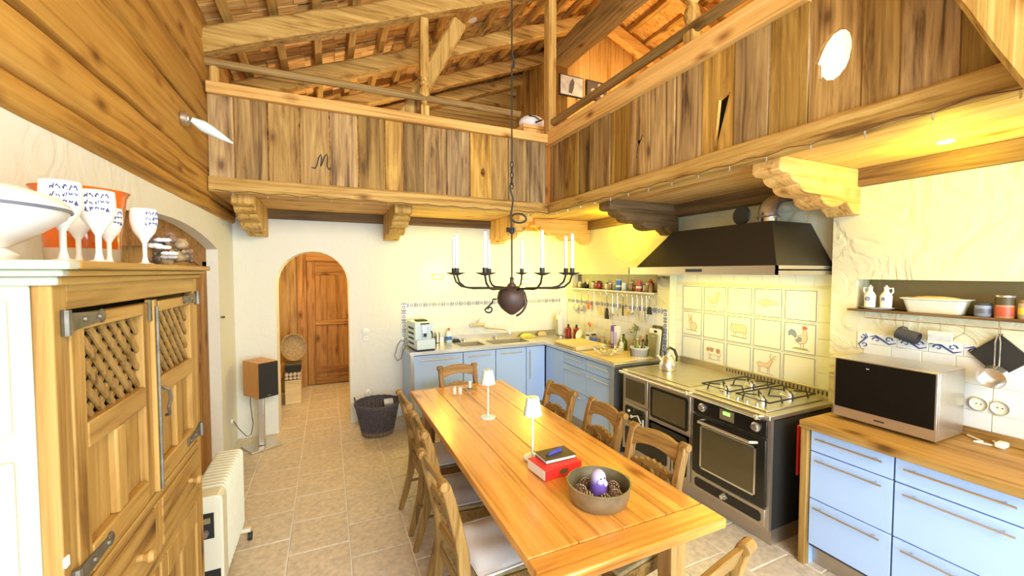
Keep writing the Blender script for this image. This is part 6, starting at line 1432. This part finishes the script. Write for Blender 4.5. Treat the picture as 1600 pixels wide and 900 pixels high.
jar(XR + .03, .745, 1.6005, .034, .10, 'paleglass', 'greyplastic', 'greenish glass jar next to the tan jar', group='jars in the microwave niche', neck=.9)
rl = thing('hanging_rail', 'thin brass rail under the microwave niche shelf', 'rail', (XR, 1.0, 1.55)); MB().tube([(XR - .05, 1.50, 1.587), (XR - .05, 1.50, 1.545), (XR - .05, .3, 1.545), (XR - .05, .3, 1.587)], .003, 8).build('rod', 'wicker_tan', rl, w=True); MB().tube([(XR - .05, .9, 1.545), (XR - .05, .9, 1.587)], .003, 8).build('bracket', 'wicker_tan', rl, w=True)
def hook(t): MB().tube([(0, 0, -.04), (0, 0, -.004), (-.005, 0, .004), (0, 0, .007), (.005, 0, .003)], .0018, 6).build('hook', 'wicker_tan', t)
mg = thing('metal_mug', 'dark metal mug hanging sideways from the brass rail', 'mug', (XR - .05, 1.30, 1.545)); hook(mg); Rq = Matrix.Rotation(PI / 2 + .25, 3, 'X')
MB().lathe([(0, -.055), (.036, -.055), (.038, .05), (.034, .05), (.033, -.05), (0, -.05)], (-.01, -.03, -.09), 20, Rq).build('cup', 'gap', mg); MB().tube([(0, 0, -.038), (0, .022, -.048), (0, .02, -.065), (0, -.02, -.06), (0, -.022, -.045)], .005, 8, True).build('handle', 'gap', mg)
gr = thing('hanging_grater', 'pale flat grater hanging next to the dark mug', 'grater', (XR - .05, 1.13, 1.545)); hook(gr); MB().bb(-.003, .003, -.055, .055, -.12, -.045).build('plate', 'cream', gr, bevel=.002); MB().bb(-.005, -.003, -.05, .05, -.10, -.065).build('blade', 'snow', gr); MB().tube([(0, -.01, -.046), (0, 0, -.036), (0, .01, -.046)], .002).build('loop', 'wicker_tan', gr)
hn = thing('wire_hanger', 'small wire tool hanging between grater and black pot holder', 'hanger', (XR - .05, 1.03, 1.545)); hook(hn); MB().tube([(0, -.05, -.10), (0, -.04, -.075), (0, 0, -.04), (0, .04, -.075), (0, .05, -.10)], .002, 6).build('wire', 'wicker_tan', hn); MB().ball((0, 0, -.042), .005, 8, 6).build('bead', 'wicker_tan', hn)
ph = thing('pot_holder', 'black square pot holder hanging by its corner', 'pot holder', (XR - .032, .90, 1.545)); hook(ph); MB().box((.012, 0, -.15), (.010, .165, .165), R=Matrix.Rotation(PI / 4, 3, 'X')).build('pad', 'blackmat', ph, bevel=.004); MB().tube([(.0, 0, -.045), (.008, .006, -.03), (.008, -.006, -.03)], .003, 6, True).build('loop', 'blackmat', ph)
sp2 = thing('saucepan', 'small steel saucepan hanging in front of the black pot holder', 'saucepan', (XR - .055, .90, 1.545)); hook(sp2)
for s in (-1, 1): MB().tube([(0, s * .004, -.04), (-.006, s * .009, -.07), (-.008, s * .009, -.20)], .003, 6).build('handle_wire', 'chrome', sp2)
MB().lathe([(0, 0), (.05, 0), (.054, .004), (.056, .06), (.053, .06), (.05, .008), (0, .008)], (-.016, 0, -.245), 24, Matrix.Rotation(-PI / 2 - .25, 3, 'Y')).build('pan', 'chrome', sp2)

# ---------------------------------------------------------------- recessed lamps under the loft floor
def downlight(x, y, energy, label):
    t = thing('recessed_lamp', label, 'light', (x, y, SOF), 0, 'recessed lamps in the loft soffit'); MB().lathe([(.045, -.006), (.045, 0)], seg=18).build('trim_ring', 'steel', t); MB().lathe([(.034, -.009), (.034, -.001)], seg=16).build('lens', 'bulb', t)
    light('soffit_lamp', 'POINT', (x, y, SOF - .12), energy, WARM, .05)
downlight(3.02, 3.85, 11, 'round recessed soffit lamp above the utensil rail')
downlight(3.02, 1.05, 9, 'round recessed soffit lamp above the microwave')
downlight(3.02, .1, 7, 'round recessed soffit lamp above the wooden worktop end')
downlight(2.7, 4.95, 7, 'round recessed soffit lamp in the kitchen corner')
